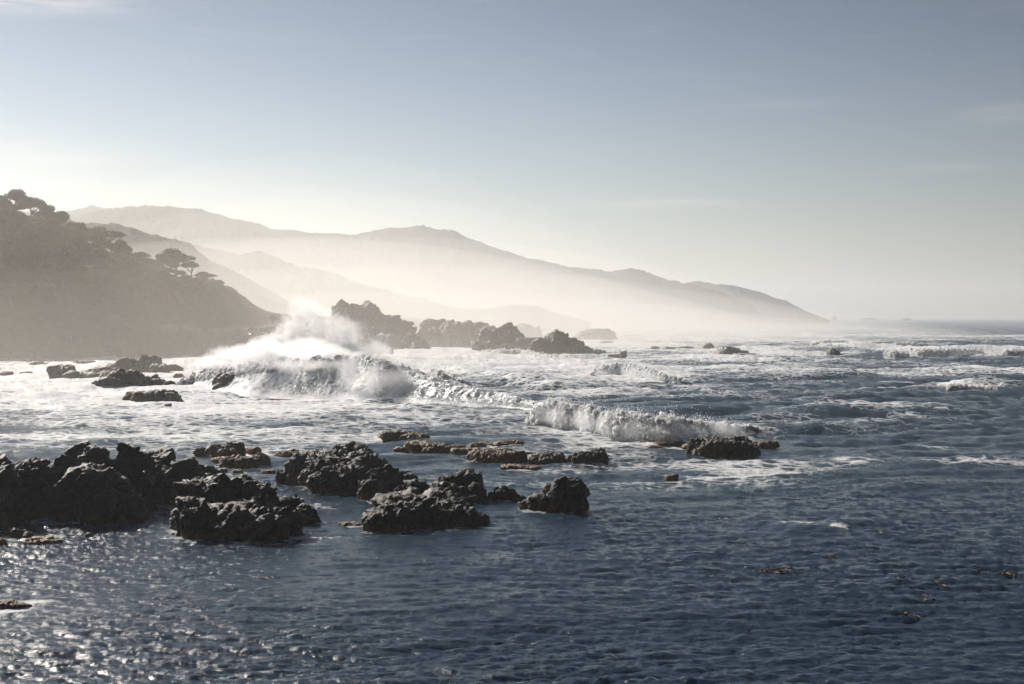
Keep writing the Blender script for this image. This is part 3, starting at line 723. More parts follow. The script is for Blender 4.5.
ridge('lowest pale shore slope above the coast rocks', [(330, 305), (400, 306), (440, 305), (470, 311), (490, 310), (510, 306), (535, 307), (550, 312), (570, 318), (590, 323)], 1000, 90, 90, 4, 6)

# ------------------------------------------------------------------ cypress trees
def tube(pts, rads, k=7):
    pts = np.array(pts, float); n = len(pts); v = []
    for i in range(n):
        t = pts[min(i + 1, n - 1)] - pts[max(i - 1, 0)]; t /= np.linalg.norm(t)
        a = np.cross(t, (0, 1, 0.01)); a /= np.linalg.norm(a); b = np.cross(t, a)
        for j in range(k):
            an = 2 * math.pi * j / k; v.append(pts[i] + rads[i] * (math.cos(an) * a + math.sin(an) * b))
    return np.array(v), grid_faces(n, k, closed=True)
def join(parts):
    vs_, fs_, o = [], [], 0
    for v, f in parts: vs_.append(v); fs_.append(f + o); o += len(v)
    return np.vstack(vs_), np.vstack(fs_)
def cypress(seed, h, spread, pads, leaf=.42, lean=0.0):
    """windswept cypress: forked trunk and limbs carrying flat foliage pads; h, spread in metres"""
    r = np.random.RandomState(seed)
    trunks, leaves = [], []
    fork = np.array((lean * h * .25, 0, h * .35))
    trunks.append(tube([(0, 0, -1.2), (lean * .05 * h, .1, h * .15), fork], [.055 * h, .042 * h, .035 * h]))
    padl = []
    for i in range(pads):
        a = r.uniform(0, 2 * math.pi); rr = spread * math.sqrt(r.uniform(.02, 1)) * .8
        c = np.array((math.cos(a) * rr + lean * h * .5, math.sin(a) * rr * .8, h * (.94 - .42 * (rr / spread) ** 1.5 - r.uniform(0, .20))))
        padl.append((c, spread * r.uniform(.26, .48)))
        mid = (fork + c) / 2 + np.array((r.uniform(-.4, .4), r.uniform(-.4, .4), -h * .06))
        trunks.append(tube([fork, mid, c - (0, 0, .3)], [.03 * h, .018 * h, .007 * h], 5))
    for c, pr in padl:
        n = int(300 * (pr / 1.6) ** 2) + 160
        d = r.normal(size=(n, 3)); d /= np.linalg.norm(d, axis=1)[:, None]
        rad = r.uniform(.35, 1, n) ** .5
        p = d * rad[:, None] * np.array((pr, pr, pr * .50)); p[:, 2] = np.where(p[:, 2] < 0, p[:, 2] * .5, p[:, 2])
        p *= (1 + .35 * r.normal(size=(n, 1)) * .5); p = p + c
        q = r.normal(size=(n, 3)); q /= np.linalg.norm(q, axis=1)[:, None]; w = np.cross(q, r.normal(size=(n, 3))); w /= np.linalg.norm(w, axis=1)[:, None]
        s = leaf * r.uniform(.5, 1.1, (n, 1))
        qv = np.stack([p - q * s, p + w * s * .6, p + q * s, p - w * s * .6], 1).reshape(-1, 3)
        leaves.append((qv, np.arange(n * 4).reshape(-1, 4)))
    tv, tf = join(trunks); lv, lf = join(leaves)
    return mesh_np('trunk', tv, tf, M_BARK), mesh_np('crown', lv, lf, M_LEAF, smooth=False)
PROTO = [cypress(1, 8.5, 5.2, 9), cypress(2, 7.5, 4.4, 8, lean=.3), cypress(3, 9.5, 4.8, 11, lean=-.15), cypress(4, 6.5, 5.5, 8), cypress(5, 6, 3.6, 7, lean=.4)]
def tree(kind, x, y, z, rz, sc, label, group='cypresses on the headland', name='cypress_tree'):
    e = bpy.data.objects.new(name, None); COL.objects.link(e); e.location = (x, y, z); e.rotation_euler = (0, 0, rz); e.scale = sc
    tag(e, label, 'tree', group)
    link('trunk', PROTO[kind][0], e); link('crown', PROTO[kind][1], e)
    return e
def ground_z(x, y):
    return float(head_h(np.array([[x]]), np.array([[y]]))[0][0, 0])
def tree_px(kind, px, ptop, Y, rz, s, label, flat=1.0, hh=None):
    p = atY(px, ptop, Y); gz = ground_z(p[0], Y); hgt = [8.5, 7.5, 9.5, 6.5, 6][kind]
    top = p[2] - gz; sz = max(top / (hgt * .98), .35); sz = min(sz, 1.25 * s) if s < .5 else sz
    sxy = s
    return tree(kind, p[0], Y, gz, rz, (sxy, sxy, min(sz, 1.9)), label)
SKY_TREES = [
 (3, 14, 191, 428, .3, 1.15, 'flat topped cypress highest on the headland at the left edge'),
 (1, 30, 196, 430, 1.1, 1.0, 'windswept cypress with a level plate of foliage just right of the highest one'),
 (0, 51, 206, 430, 2.0, 1.0, 'rounded cypress on the skyline stepping down from the windswept plates'),
 (2, 64, 215, 432, .7, .9, 'cypress at the steepest drop of the wooded skyline'),
 (3, 82, 224, 430, 4.0, .8, 'small level topped cypress in the notch of the skyline'),
 (2, 103, 226, 425, 2.6, 1.25, 'broad mushroom shaped cypress with an open side showing its limbs'),
 (4, 118, 240, 425, 5.2, .9, 'thin leaning cypress at the open edge of the mushroom shaped one'),
 (0, 128, 248, 425, 1.9, 1.2, 'domed cypress between the mushroom shaped tree and the lone spreading one'),
 (1, 143, 256, 425, .1, .8, 'low cypress left of the gaps under the spreading tree'),
 (0, 176, 249, 428, .9, 1.15, 'wide spreading cypress standing clear on the ridge with light under its crown'),
 (3, 163, 258, 426, 3.0, .75, 'left arm tree beside the wide spreading cypress'),
 (1, 192, 260, 428, 2.2, .7, 'right arm tree beside the wide spreading cypress'),
 (0, 206, 272, 426, 1.2, .7, 'low scrubby cypress right below the spreading one'),
 (1, 220, 279, 428, 2.5, .6, 'last low cypress before the bare slope'),
 (4, 271, 300, 440, 0, .38, 'tiny lone bent tree on the grassy shelf edge'),
]
for k, px, pt, Y, rz, s, lb in SKY_TREES: tree_px(k, px, pt, Y, rz, s, lb)
rr = np.random.RandomState(21)
cnt = 0
for i in range(900):
    px = rr.uniform(-60, 235); t = rr.uniform(0, 1)
    Y = rr.uniform(350, 430)
    x = (px - 512) / F * Y; z = ground_z(x, Y)
    py = 318 - (z - 10) / Y * F
    crest = np.interp(px, [-60, 0, 60, 100, 150, 200, 235], [215, 215, 235, 252, 274, 284, 292])
    if z < 13 or py < crest: continue
    if py > 309: continue
    k = int(rr.randint(0, 5)); s = rr.uniform(.65, 1.1) * np.interp(px, [0, 235], [1, .6])
    tree(k, x, Y, z, rr.uniform(0, 6.28), (s * 1.1, s * 1.1, s * .75), 'dark cypress crowded among others on the misty headland slope', 'cypresses massed on the headland slope')
    cnt += 1
    if cnt >= 110: break
print('slope trees', cnt)

# pale low wall glimpsed beneath the trees
def wall_px(pxa, pxb, py, Y, label):
    def meet(px):
        for Yq in np.arange(345, 430, .5):
            p = atY(px, py, Yq)
            if ground_z(p[0], Yq) > p[2] - .9: return p
        return atY(px, py, 400)
    a, b = meet(pxa), meet(pxb)
    n = 24; lo_ = -1.6; prof = [(-.25, lo_), (-.25, -.18), (-.34, -.16), (-.34, 0), (.34, 0), (.34, -.16), (.25, -.18), (.25, lo_)]
    v = []
    for i in range(n):
        t = i / (n - 1); c = a * (1 - t) + b * t - a
        for py_, pz_ in prof: v.append((c[0], c[1] + py_, pz_ + .05 * math.sin(i * 1.3)))
    m, nt_, p, o = new_mat('pale_stone'); p.inputs['Base Color'].default_value = (.42, .39, .33, 1)
    g_ = nt_.nodes.new('ShaderNodeNewGeometry'); nt_.links.new(ramp(nt_, noise(nt_, g_.outputs['Position'], 2.0, 5, .6), [(.35, (.3, .28, .23)), (.65, (.46, .43, .37))]), p.inputs['Base Color'])
    tag(link('stone_wall', mesh_np('stone_wall', v, grid_faces(n, 8, closed=True), m, smooth=False), loc=a), label, 'wall')
wall_px(66, 94, 264.0, 352, 'thin pale wall under the trees on the headland')

# ------------------------------------------------------------------ breaking waves
def path_eval(pts, n):
    P = np.array(pts, float); s = np.linspace(0, 1, len(P)); t = np.linspace(0, 1, n)
    # smooth interpolation
    out = np.stack([np.interp(t, s, P[:, i]) for i in range(P.shape[1])], -1)
    k = max(3, n // len(P) // 2 * 2 + 1); ker = np.hanning(k + 2)[1:-1]; ker /= ker.sum()
    pad = np.pad(out, ((k // 2, k // 2), (0, 0)), 'edge')
    return np.stack([np.convolve(pad[:, i], ker, 'valid') for i in range(P.shape[1])], -1)
def wave_body(root, pts, nu, seed):
    """pts: px, py foot, py crest, lean(overhang m), foam, back length"""
    Q = path_eval(pts, nu); wob = fbm(np.arange(nu) / 40., np.zeros(nu), np.zeros(nu) + seed, 4)
    foot = np.array([at(a, b) for a, b in Q[:, :2]])
    nv = 110; V = np.zeros((nu, nv, 3)); FO = np.zeros((nu, nv))
    t = np.linspace(0, 1, nv)
    for i in range(nu):
        px, pf, pc, lean, fo, back = Q[i]
        f = foot[i]; dist = f[1]
        Hh = max(atY(px, pc, dist + 6)[2], .05) * (1 + .22 * wob[i])
        face = Hh * 2.1 + .6          # horizontal run of the face
        # profile (y forward is away from camera): foot -> face -> crest -> back
        ty = np.where(t < .5, 0, 0.0); tz = 0 * t
        a = t / .5; m = t < .5
        tz = np.where(m, Hh * (np.clip(a, 0, 1) ** 1.35), 0)
        ty = np.where(m, face * (1 - (1 - np.clip(a, 0, 1)) ** 1.35) , 0) - np.where(m, lean * np.clip((a - .55) / .45, 0, 1) ** 2, 0)
        b = np.clip((t - .5) / .5, 0, 1)
        tz = np.where(m, tz, Hh * (.5 + .5 * np.cos(b * math.pi)) * (1 - .15 * b))
        ty = np.where(m, ty, face - lean + b * back)
        tz = tz - .25 * (b ** 2) - np.where(m, .3 * (1 - np.clip(a * 6, 0, 1)), 0)
        V[i, :, 0] = f[0]; V[i, :, 1] = f[1] + ty; V[i, :, 2] = tz
        FO[i] = fo * (np.where(m, .72 + .40 * np.clip(a, 0, 1) ** 3 + .35 * np.exp(-(a / .12) ** 2), 1.1 - .2 * b))
    x, y, z = V[..., 0], V[..., 1], V[..., 2]
    e = sstep(0, .06, np.linspace(0, 1, nu))[:, None] * (1 - sstep(.94, 1, np.linspace(0, 1, nu)))[:, None]
    n1 = ridged(x / 2.2 + seed, y / 3.0, z / 1.4, 5, 2.1, .62) - .5
    n2 = fbm(x / .8, y / .8, z / .5, 3)
    V[..., 1] -= (.30 * n1 + .10 * n2) * sstep(.05, .6, z); V[..., 2] += (.24 * n1 + .09 * n2 + .35 * fbm(x / 5, y / 5, 0 * x, 2)) * sstep(0, .8, z)
    V[..., 2] = V[..., 2] * e - .3 * (1 - e)
    f0 = foot[0].copy()
    return link('wave_face', mesh_np('wave_face', (V - f0).reshape(-1, 3), grid_faces(nu, nv), M_WAVE, attrs={'foam': FO.ravel()}), root, (0, 0, 0)), f0, V
def roller(root, origin, pts, nu, seed, nv=150, lump=.5, sc=1.0, name='foam_crest'):
    """tumbling white water: half tube over the path. pts: px, py base, py top, depth m, fwd m"""
    Q = path_eval(pts, nu)
    ph = np.linspace(-.25, math.pi + .25, nv)
    V = np.zeros((nu, nv, 3))
    for i in range(nu):
        px, pb, pt, dep, fwd = Q[i]
        b = at(px, pb); zt = max(atY(px, pt, b[1] + dep * .5)[2], .02)
        V[i, :, 0] = b[0]; V[i, :, 1] = b[1] + dep * .5 - dep * .5 * np.cos(ph) - fwd; V[i, :, 2] = zt * .9 * np.sign(np.sin(ph)) * np.abs(np.sin(ph)) ** 1.3
    x, y, z = V[..., 0] + seed, V[..., 1], V[..., 2]
    sz = np.clip(Q[:, 2] * 0 + 1, 0, 1)
    zt = V[..., 2].max(1)[:, None]
    A = np.minimum(1, zt / 1.2)
    bl = billow(x / (1.5 * sc), y / (1.3 * sc), z / (1.1 * sc), 5, 2.2, .55)
    n2 = fbm(x / (.35 * sc), y / (.35 * sc), z / (.35 * sc), 3)
    big = fbm(x / (3.5 * sc), y / 3, z / 3, 2)
    dn = (bl * lump * 1.1 + big * .5 + n2 * .12 * lump) * A
    V[..., 1] += -np.cos(ph)[None] * dn * .9; V[..., 2] += np.sin(ph)[None] * dn
    V[..., 0] += A * .35 * lump * perlin(x / .9, y / .9, z / .9 + 9)
    V[..., 2] += .0
    return link(name, mesh_np(name, (V - origin).reshape(-1, 3), grid_faces(nu, nv), M_FOAM), root), V
def puffs(root, origin, V, seed, n, r0, r1, zmin=.1, name='foam_billow', cut=15):
    """cauliflower heads of tumbling foam packed over the surface V"""
    r = np.random.RandomState(seed); P = V[:, cut:V.shape[1] - cut].reshape(-1, 3); P = P[P[:, 2] > zmin]
    c = P[r.randint(0, len(P), n)]
    U, Fc = ico(3); rad = r0 + (r1 - r0) * r.uniform(0, 1, n) ** 3.0; stretch = r.uniform(.7, 1.5, (n, 1, 3))
    rad = np.minimum(rad, .12 + c[:, 2] * .55)
    W_ = c[:, None] + U[None] * rad[:, None, None] * stretch
    x, y, z = [W_[..., i] / rad[:, None] for i in range(3)]
    d = billow(x * 1.1, y * 1.1, z * 1.1, 4, 2.2, .65)
    W_ = c[:, None] + (W_ - c[:, None]) * (.55 + .95 * d)[..., None] + (r.normal(size=(n, 3)) * .25 * rad[:, None])[:, None]
    ff = (Fc[None] + (np.arange(n) * len(U))[:, None, None]).reshape(-1, 3)
    o = link(name, mesh_np(name, W_.reshape(-1, 3) - origin, ff, M_FOAM), root); o['kind'] = 'stuff'
    return W_.reshape(-1, 3)
def fountain(seed, jets, per):
    """drops along thrown arcs. jets: (x, y, z, vx, vz, spread, count)"""
    r = np.random.RandomState(seed); out = []
    for x, y, z, vx, vz, spv, cnt in jets:
        for j in range(cnt):
            v = np.array((vx + r.normal() * spv, r.normal() * spv * .7, vz * r.uniform(.45, 1.05)))
            T = v[2] / 9.8; t = np.sort(r.uniform(.15, 1.35, per)) * T; t = t + 0
            p = np.array((x + r.normal() * .8, y + r.normal() * .8, z)) + v * t[:, None]; p[:, 2] -= 4.9 * t ** 2
            p += r.normal(size=p.shape) * (.08 + .22 * t[:, None])
            out.append(p)
    o = np.vstack(out); return o[o[:, 2] > .3]
def droplets(root, origin, pts, seed, n, r0=.03, r1=.09, name='spray_drops'):
    """pts: arrays of points on surface, drops thrown above them"""
    r = np.random.RandomState(seed)
    V, Fc = np.array([(1, 0, 0), (-1, 0, 0), (0, 1, 0), (0, -1, 0), (0, 0, 1), (0, 0, -1)], float), np.array([(0, 2, 4), (2, 1, 4), (1, 3, 4), (3, 0, 4), (2, 0, 5), (1, 2, 5), (3, 1, 5), (0, 3, 5)])
    idx = r.randint(0, len(pts), n); c = pts[idx]
    sz = r.uniform(0, 1, n) ** 3 * (r1 - r0) + r0
    vv = (V[None] * sz[:, None, None] + c[:, None]).reshape(-1, 3); ff = (Fc[None] + (np.arange(n) * 6)[:, None, None]).reshape(-1, 3)
    o = link(name, mesh_np(name, vv - origin, ff, M_FOAM), root); o['kind'] = 'stuff'; return o
def throw(V, zmin, up, side, seed, reps=3):
    """cloud of points flung off the upper surface of V"""
    r = np.random.RandomState(seed); P = V.reshape(-1, 3); P = P[P[:, 2] > zmin]
    P = np.repeat(P, reps, 0); k = len(P)
    cl = np.clip(fbm(P[:, 0] / 1.1, P[:, 1] / 1.1, P[:, 2] * 0, 3) * 2.2 + .3, 0, 1)
    h = r.exponential(1, k) * up * cl
    return P + np.stack([r.normal(size=k) * side * h + .25 * h, r.normal(size=k) * side * h, h], -1)
def empty(name, loc, label, cat, group=None):
    e = bpy.data.objects.new(name, None); COL.objects.link(e); e.location = loc; tag(e, label, cat, group); return e

# the big one
o1 = at(200, 390)
big = empty('breaking_wave', o1, 'biggest breaking wave with a green face and tumbling white crest beside the spray plume', 'wave', 'breaking waves')
body, f0, VB = wave_body(big, [(176, 386, 382, 0, 1.1, 8), (195, 389, 375, 0, 1.1, 10), (215, 392, 369, 0, 1.05, 10), (240, 394, 365, 0, .9, 10), (265, 396, 362, .1, .70, 10), (290, 397, 360, .2, .58, 10), (315, 398, 360, .4, .54, 10), (340, 398, 358, .7, .62, 10),
                 (360, 399, 359, .8, .75, 10), (380, 399, 364, .8, .7, 10), (405, 401, 372, .5, .50, 10), (430, 403, 377, .5, .42, 9), (465, 405, 384, .4, .42, 9), (500, 407, 391, .1, .40, 8), (540, 410, 400, 0, .4, 7), (575, 412, 408, 0, .3, 6)], 900, 3)
body.location = Vector(f0 - o1)
NL = int(900 * .46)
PC = puffs(big, o1, VB[:NL, 40:66], 54, 900, .06, .36, cut=0)
_, V1 = roller(big, o1, [(176, 388, 386, 2, 0), (192, 387, 380, 3, 0), (208, 386, 369, 4, 0), (226, 383, 355, 5, -1), (246, 376, 351, 5, -3), (266, 364, 349, 4, -5), (290, 357, 347, 3, -7), (315, 356, 347, 3, -7), (340, 356, 349, 3, -6), (365, 358, 354, 3, -6)], 420, 1, lump=1.0, sc=1.2)
P1 = puffs(big, o1, V1, 51, 1100, .10, .55)
_, V2 = roller(big, o1, [(338, 372, 357, 1.6, -3), (347, 388, 355, 3.0, -2), (356, 392, 356, 3.8, -.8), (366, 396, 358, 4.2, .4), (380, 398, 362, 5.5, 0.4), (395, 398, 367, 5.0, .3), (408, 395, 373, 3.6, 0), (418, 384, 375, 1.6, -1.4), (430, 382, 377, 1.2, -1.8),
                        (436, 396, 375, 2.0, 0), (448, 397, 379, 1.8, 0), (458, 391, 383, 1.2, -.8), (470, 389, 386, .8, -1.4)], 640, 2, lump=.8, sc=1.0)
P2 = puffs(big, o1, V2, 52, 1300, .07, .38)
jets = []
def jet(px, py, Y, vx, vz, sp_, cnt):
    p = atY(px, py, Y); jets.append((p[0], p[1], p[2], vx, vz, sp_, cnt))
jet(298, 345, 207, -.4, 10.5, .9, 70); jet(306, 345, 207, 1.2, 10.0, 1.3, 60); jet(290, 350, 206, -1.8, 7.5, 1.2, 60); jet(318, 348, 207, 2.0, 8.2, 1.6, 50); jet(335, 350, 207, 2.2, 8.0, 1.8, 40)
jet(275, 352, 205, -1.0, 5.0, 1.4, 60); jet(246, 352, 204, -.5, 4.4, 1.0, 40); jet(225, 362, 203, -.5, 3.4, 1.0, 30); jet(345, 352, 206, 1.5, 5.0, 1.4, 40)
droplets(big, o1, np.vstack([throw(VB[:NL:2, 44:62], 1.5, 1.0, .35, 11, 2),throw(np.stack([P1, P1]), 2.2, .8, .35, 5, 1)[::9], throw(V2, 2.0, .7, .4, 6), fountain(3, jets, 90)]), 7, 70000, .02, .065)

o2 = at(540, 428)
sm = empty('breaking_wave', o2, 'smaller white roller tumbling towards the square shouldered rock', 'wave', 'breaking waves')
_, V3 = roller(sm, o2, [(528, 426, 422, 1, 0), (535, 427, 411, 2.2, 0), (546, 427, 402, 3.0, 0), (560, 430, 404, 3.0, .2), (575, 431, 409, 2.6, .1), (592, 434, 407, 3.0, .5), (606, 437, 412, 3.0, .7), (620, 439, 416, 2.8, .6), (635, 440, 413, 3.0, .6), (655, 442, 419, 3.0, .4), (672, 443, 417, 3.0, .3),
                       (695, 441, 422, 2.6, 0), (715, 438, 425, 2.2, -.4), (740, 435, 427, 2.0, -.8), (760, 434, 430, 1.6, -1), (778, 434, 433, 1, -1)], 1000, 5, lump=.5, sc=.5)
P3 = puffs(sm, o2, V3, 53, 1500, .04, .26, .15)
droplets(sm, o2, np.vstack([throw(V3, 1.0, .35, .4, 8, 2), throw(np.stack([P3, P3]), .8, .3, .25, 9, 1)[::7]]), 9, 26000, .012, .045)

SMALLW = [
 ('white crest breaking around the small stone in the middle of the sea', [(590, 378, 374, 1.5, 0), (606, 374, 366, 2.5, 0), (620, 374, 362, 3, 0), (632, 376, 364, 3, 0), (648, 378, 369, 3, 0), (664, 380, 374, 2, 0), (682, 381, 379, 1, 0)], .4),
 ('long white breaker far out near the right edge', [(905, 356, 352, 3, 0), (920, 357, 350, 5, 0), (935, 357, 350.5, 5, 0), (950, 357, 350, 5, 0), (966, 355, 350, 4, 0), (985, 354, 351, 3, 0)], .55),
 ('short white breaker far out left of the long one', [(885, 358, 354, 2, 0), (896, 359, 353, 4, 0), (910, 358, 354, 3, 0)], .5),
 ('far breaker nearest the horizon on the right', [(893, 348, 345, 3, 0), (905, 348, 343, 5, 0), (925, 347, 344, 4, 0), (950, 347, 345.5, 3, 0)], .5),
 ('far white crest above the isolated pyramid rock', [(812, 348, 345, 3, 0), (825, 347, 341, 5, 0), (838, 345, 341, 5, 0), (852, 344, 342, 3, 0)], .5),
 ('white crest cut by the right edge far out', [(1005, 357, 352, 3, 0), (1020, 357, 350, 5, 0), (1040, 356, 351, 4, 0)], .5),
 ('small curling crest on the right with a bright white tip', [(948, 392, 388, 1.2, 0), (956, 392, 384, 2, 0), (966, 392, 386, 1.6, 0), (985, 391, 387, 1.4, 0), (1000, 392, 389, 1, 0)], .3),
 ('tiny bright whitecap alone in the dark foreground water', [(822, 533, 531.5, .2, 0), (830, 534.5, 528.5, .45, 0), (840, 535, 528, .6, 0), (852, 535.5, 532, .35, 0), (860, 536, 534.5, .15, 0)], .06),
 ('white wash bursting over the foam washed rock', [(352, 349, 344, 3, 0), (368, 351, 338, 4, 0), (385, 351, 334, 4, 0), (402, 350, 338, 4, 0), (414, 351, 345, 3, 0)], .8),
 ('white surf at the foot of the pointed coast rock', [(480, 354, 351, 3, 0), (500, 355, 350, 4, 0), (520, 355, 350, 4, 0), (535, 357, 353, 3, 0), (560, 359, 356, 3, 0)], .5),
]
for i, (lb, pts, lump) in enumerate(SMALLW):
    oo = at(pts[len(pts) // 2][0], pts[len(pts) // 2][1])
    e = empty('whitecap', oo, lb, 'wave', 'small breaking crests')
    _, Vs = roller(e, oo, pts, 260, 20 + i, nv=60, lump=lump, sc=max(lump, .12) * 1.5)
    if lump > .1: puffs(e, oo, Vs, 60 + i, 300, .06, .12 + lump * .45, .05)
    else: puffs(e, oo, Vs, 60 + i, 160, .01, .09, .0)
    droplets(e, oo, throw(Vs, .3 * lump, lump * .6, .6, 30 + i, 1), 40 + i, 1500, .02 if lump > .1 else .006, .11 if lump > .1 else .02)

# ------------------------------------------------------------------ spray plumes (real volumes with ragged density)
def plume(name, label, lobes, dens, seed, step=.5, sc=1.0):
    """lobes: (px, py, half w px, half h px, Y, weight). Domain = box round them; density = sum of soft ellipsoids eaten by noise"""
    L = []
    for px, py, hw, hh, Y, wgt in lobes:
        c = atY(px, py, Y); L.append((c, hw * Y / F, hw * Y / F * .7, hh * Y / F, wgt))
    lo = np.min([c - np.array((a, b, h)) * 1.25 for c, a, b, h, w in L], 0); hi = np.max([c + np.array((a, b, h)) * 1.25 for c, a, b, h, w in L], 0)
    lo[2] = -.5
    o = (lo + hi) / 2; o[2] = 0
    def fn(nt):
        g = nt.nodes.new('ShaderNodeNewGeometry')
        tc = nt.nodes.new('ShaderNodeTexCoord'); pos = tc.outputs['Object']
        wn = nt.nodes.new('ShaderNodeTexNoise'); wn.inputs['Scale'].default_value = .22 / sc; wn.inputs['Detail'].default_value = 3; nt.links.new(pos, wn.inputs['Vector'])
        sub = nt.nodes.new('ShaderNodeVectorMath'); sub.operation = 'SUBTRACT'; nt.links.new(wn.outputs['Color'], sub.inputs[0]); sub.inputs[1].default_value = (.5, .5, .5)
        scl = nt.nodes.new('ShaderNodeVectorMath'); scl.operation = 'SCALE'; nt.links.new(sub.outputs[0], scl.inputs[0]); scl.inputs['Scale'].default_value = 4.0 * sc
        add = nt.nodes.new('ShaderNodeVectorMath'); add.operation = 'ADD'; nt.links.new(pos, add.inputs[0]); nt.links.new(scl.outputs[0], add.inputs[1]); q = add.outputs[0]
        tot = None
        for c, a, b, h, w in L:
            s1 = nt.nodes.new('ShaderNodeVectorMath'); s1.operation = 'SUBTRACT'; nt.links.new(q, s1.inputs[0]); s1.inputs[1].default_value = tuple(c - o)
            s2 = nt.nodes.new('ShaderNodeVectorMath'); s2.operation = 'DIVIDE'; nt.links.new(s1.outputs[0], s2.inputs[0]); s2.inputs[1].default_value = (a, b, h)
            ln = nt.nodes.new('ShaderNodeVectorMath'); ln.operation = 'LENGTH'; nt.links.new(s2.outputs[0], ln.inputs[0])
            v = MA(nt, 'MULTIPLY', MA(nt, 'SUBTRACT', 1.0, ln.outputs['Value'], clamp=True), w)
            tot = v if tot is None else MA(nt, 'ADD', tot, v)
        n = noise(nt, pos, 1.0 / sc, 6, .7, .5)
        k = MA(nt, 'MULTIPLY', MA(nt, 'SUBTRACT', MA(nt, 'ADD', MA(nt, 'MULTIPLY', tot, 1.0), MA(nt, 'MULTIPLY', n, 2.6)), 1.5), 1.0, clamp=True)
        k = MA(nt, 'MULTIPLY', k, MA(nt, 'MULTIPLY', tot, 5.0, clamp=True))
        return MA(nt, 'MULTIPLY', k, dens)
    m = vol_material('spray_air', dens, (1, 1, 1), .4, fn)
    try: m.cycles.volume_step_rate = step
    except Exception: pass
    me = box_mesh(name, lo[0] - o[0], hi[0] - o[0], lo[1] - o[1], hi[1] - o[1], lo[2], hi[2], m)
    ob = link(name, me, loc=o); tag(ob, label, 'spray', 'clouds of spray', kind='stuff'); return ob
plume('spray_plume', 'tall burst of white spray thrown up behind the biggest wave',
      [(300, 324, 14, 36, 207, 2.6), (290, 338, 20, 24, 207, 1.9), (314, 322, 18, 28, 208, 1.3), (330, 330, 28, 28, 209, .85), (348, 338, 30, 24, 209, .72), (278, 347, 34, 16, 207, 1.8), (315, 348, 50, 14, 207, 1.7), (360, 352, 46, 11, 206, 1.3), (240, 356, 36, 13, 205, 1.3), (210, 366, 26, 10, 203, .9),
       (265, 354, 60, 12, 192, 1.5), (325, 353, 50, 9, 191, 1.45), (300, 346, 50, 10, 199, 1.5), (225, 364, 30, 9, 199, .9), (385, 358, 34, 8, 193, .8)], .7, 1)
plume('spray_veil', 'thin veil of spray blowing off the small white roller',
      [(545, 416, 18, 15, 129.5, 1.4), (562, 416, 26, 15, 126.5, 1.4), (590, 421, 30, 15, 122.2, 1.4), (615, 426, 30, 14, 118.3, 1.4), (642, 429, 34, 13, 115.6, 1.3), (675, 432, 36, 12, 113.8, 1.3), (715, 431, 40, 9, 118, 1.0)], .7, 2, sc=.4)
plume('spray_veil', 'soft spray clinging to the white curls at the right end of the biggest wave',
      [(350, 374, 20, 24, 180, 1.3), (376, 382, 26, 20, 176, 1.6), (397, 384, 22, 19, 175, 1.7), (412, 386, 14, 14, 175, 1.4), (442, 388, 18, 12, 178, 1.0), (252, 366, 24, 10, 193, 1.1), (290, 366, 44, 9, 186, 1.0), (325, 364, 30, 9, 185, 1.2)], .6, 3, sc=.6)

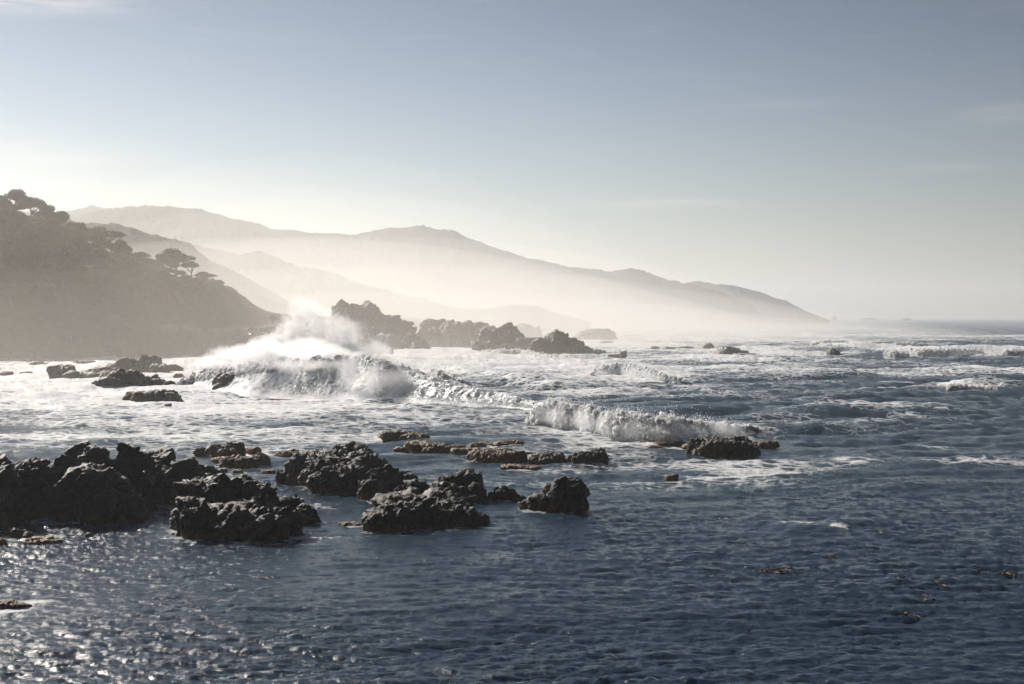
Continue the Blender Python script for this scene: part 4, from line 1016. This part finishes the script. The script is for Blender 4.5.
# ------------------------------------------------------------------ floating kelp
def kelp_material():
    m, nt, p, out = new_mat('golden_kelp'); g = nt.nodes.new('ShaderNodeNewGeometry')
    nt.links.new(ramp(nt, noise(nt, g.outputs['Position'], 6.0, 3, .6), [(.38, (.03, .014, .006)), (.52, (.14, .065, .012)), (.68, (.42, .24, .03))]), p.inputs['Base Color'])
    p.inputs['Roughness'].default_value = .6; return m
M_KELP = kelp_material()
def kelp(px, py, wpx, hpx, n, seed, label):
    r = np.random.RandomState(seed); c = at(px, py); rx = wpx * c[1] / F; ry = max(abs(at(px, py - hpx)[1] - c[1]), .1)
    vs_, fs_, o = [], [], 0
    for i in range(n):
        x, y = r.normal() * rx * .5, r.normal() * ry * .5
        a = r.uniform(0, 6.28); l = r.uniform(.08, .30); w = l * r.uniform(.12, .24)
        zs = float(sea_disp(np.array([[c[0] + x]]), np.array([[c[1] + y]]), np.array([[.1]]))[0, 0, 2])
        t = np.linspace(0, 1, 6); lift = r.uniform(.0, .045) * np.sin(t * math.pi)
        cx = x + np.cos(a) * l * t; cy_ = y + np.sin(a) * l * t; ww = w * np.sin(np.clip(t + .08, 0, 1) * math.pi) ** .6 * .5
        for sgn in (-1, 1):
            vs_.append(np.stack([cx - sgn * np.sin(a) * ww, cy_ + sgn * np.cos(a) * ww, zs + .035 + lift + sgn * .012], -1))
        k = 6
        fs_.append(np.array([[o + j, o + j + 1, o + k + j + 1, o + k + j] for j in range(k - 1)])); o += 12
    tag(link('floating_kelp', mesh_np('floating_kelp', np.vstack(vs_), np.vstack(fs_), M_KELP), loc=(c[0], c[1], 0)), label, 'seaweed', 'kelp floating in the foreground')
for i, a in enumerate([
 (776, 574.5, 22, 2.0, 90, 'brightest strand of golden kelp floating right of centre'),
 (832, 562, 3, 1.5, 6, 'single blade of kelp above the brightest strand'),
 (941, 591, 8, 3, 34, 'brown kelp clump leading the broken line of weed on the right'),
 (925, 602, 7, 5, 18, 'thin scatter of kelp midway down the broken line'),
 (910, 619, 12, 1.8, 40, 'dark flat kelp strand at the lower end of the broken line'),
 (981, 577, 6, 2, 16, 'orange kelp tip left of the dark tangle near the right edge'),
 (1008, 579, 8, 2.2, 60, 'dark tangle of kelp nearest the right edge'),
 (905, 585, 12, 2, 12, 'faint kelp strand above the broken line'),
 (723, 521, 6, 1.2, 8, 'small kelp strand floating by the line of foam'),
 (750, 547, 14, 1.4, 14, 'thin kelp strand between the whitecap and the golden strand'),
 (668, 536, 8, 1.2, 8, 'scattered kelp bits left of the thin strand'),
 (880, 537, 10, 1.4, 8, 'kelp bits right of the tiny whitecap'),
]): kelp(*a[:5], 60 + i, a[5])
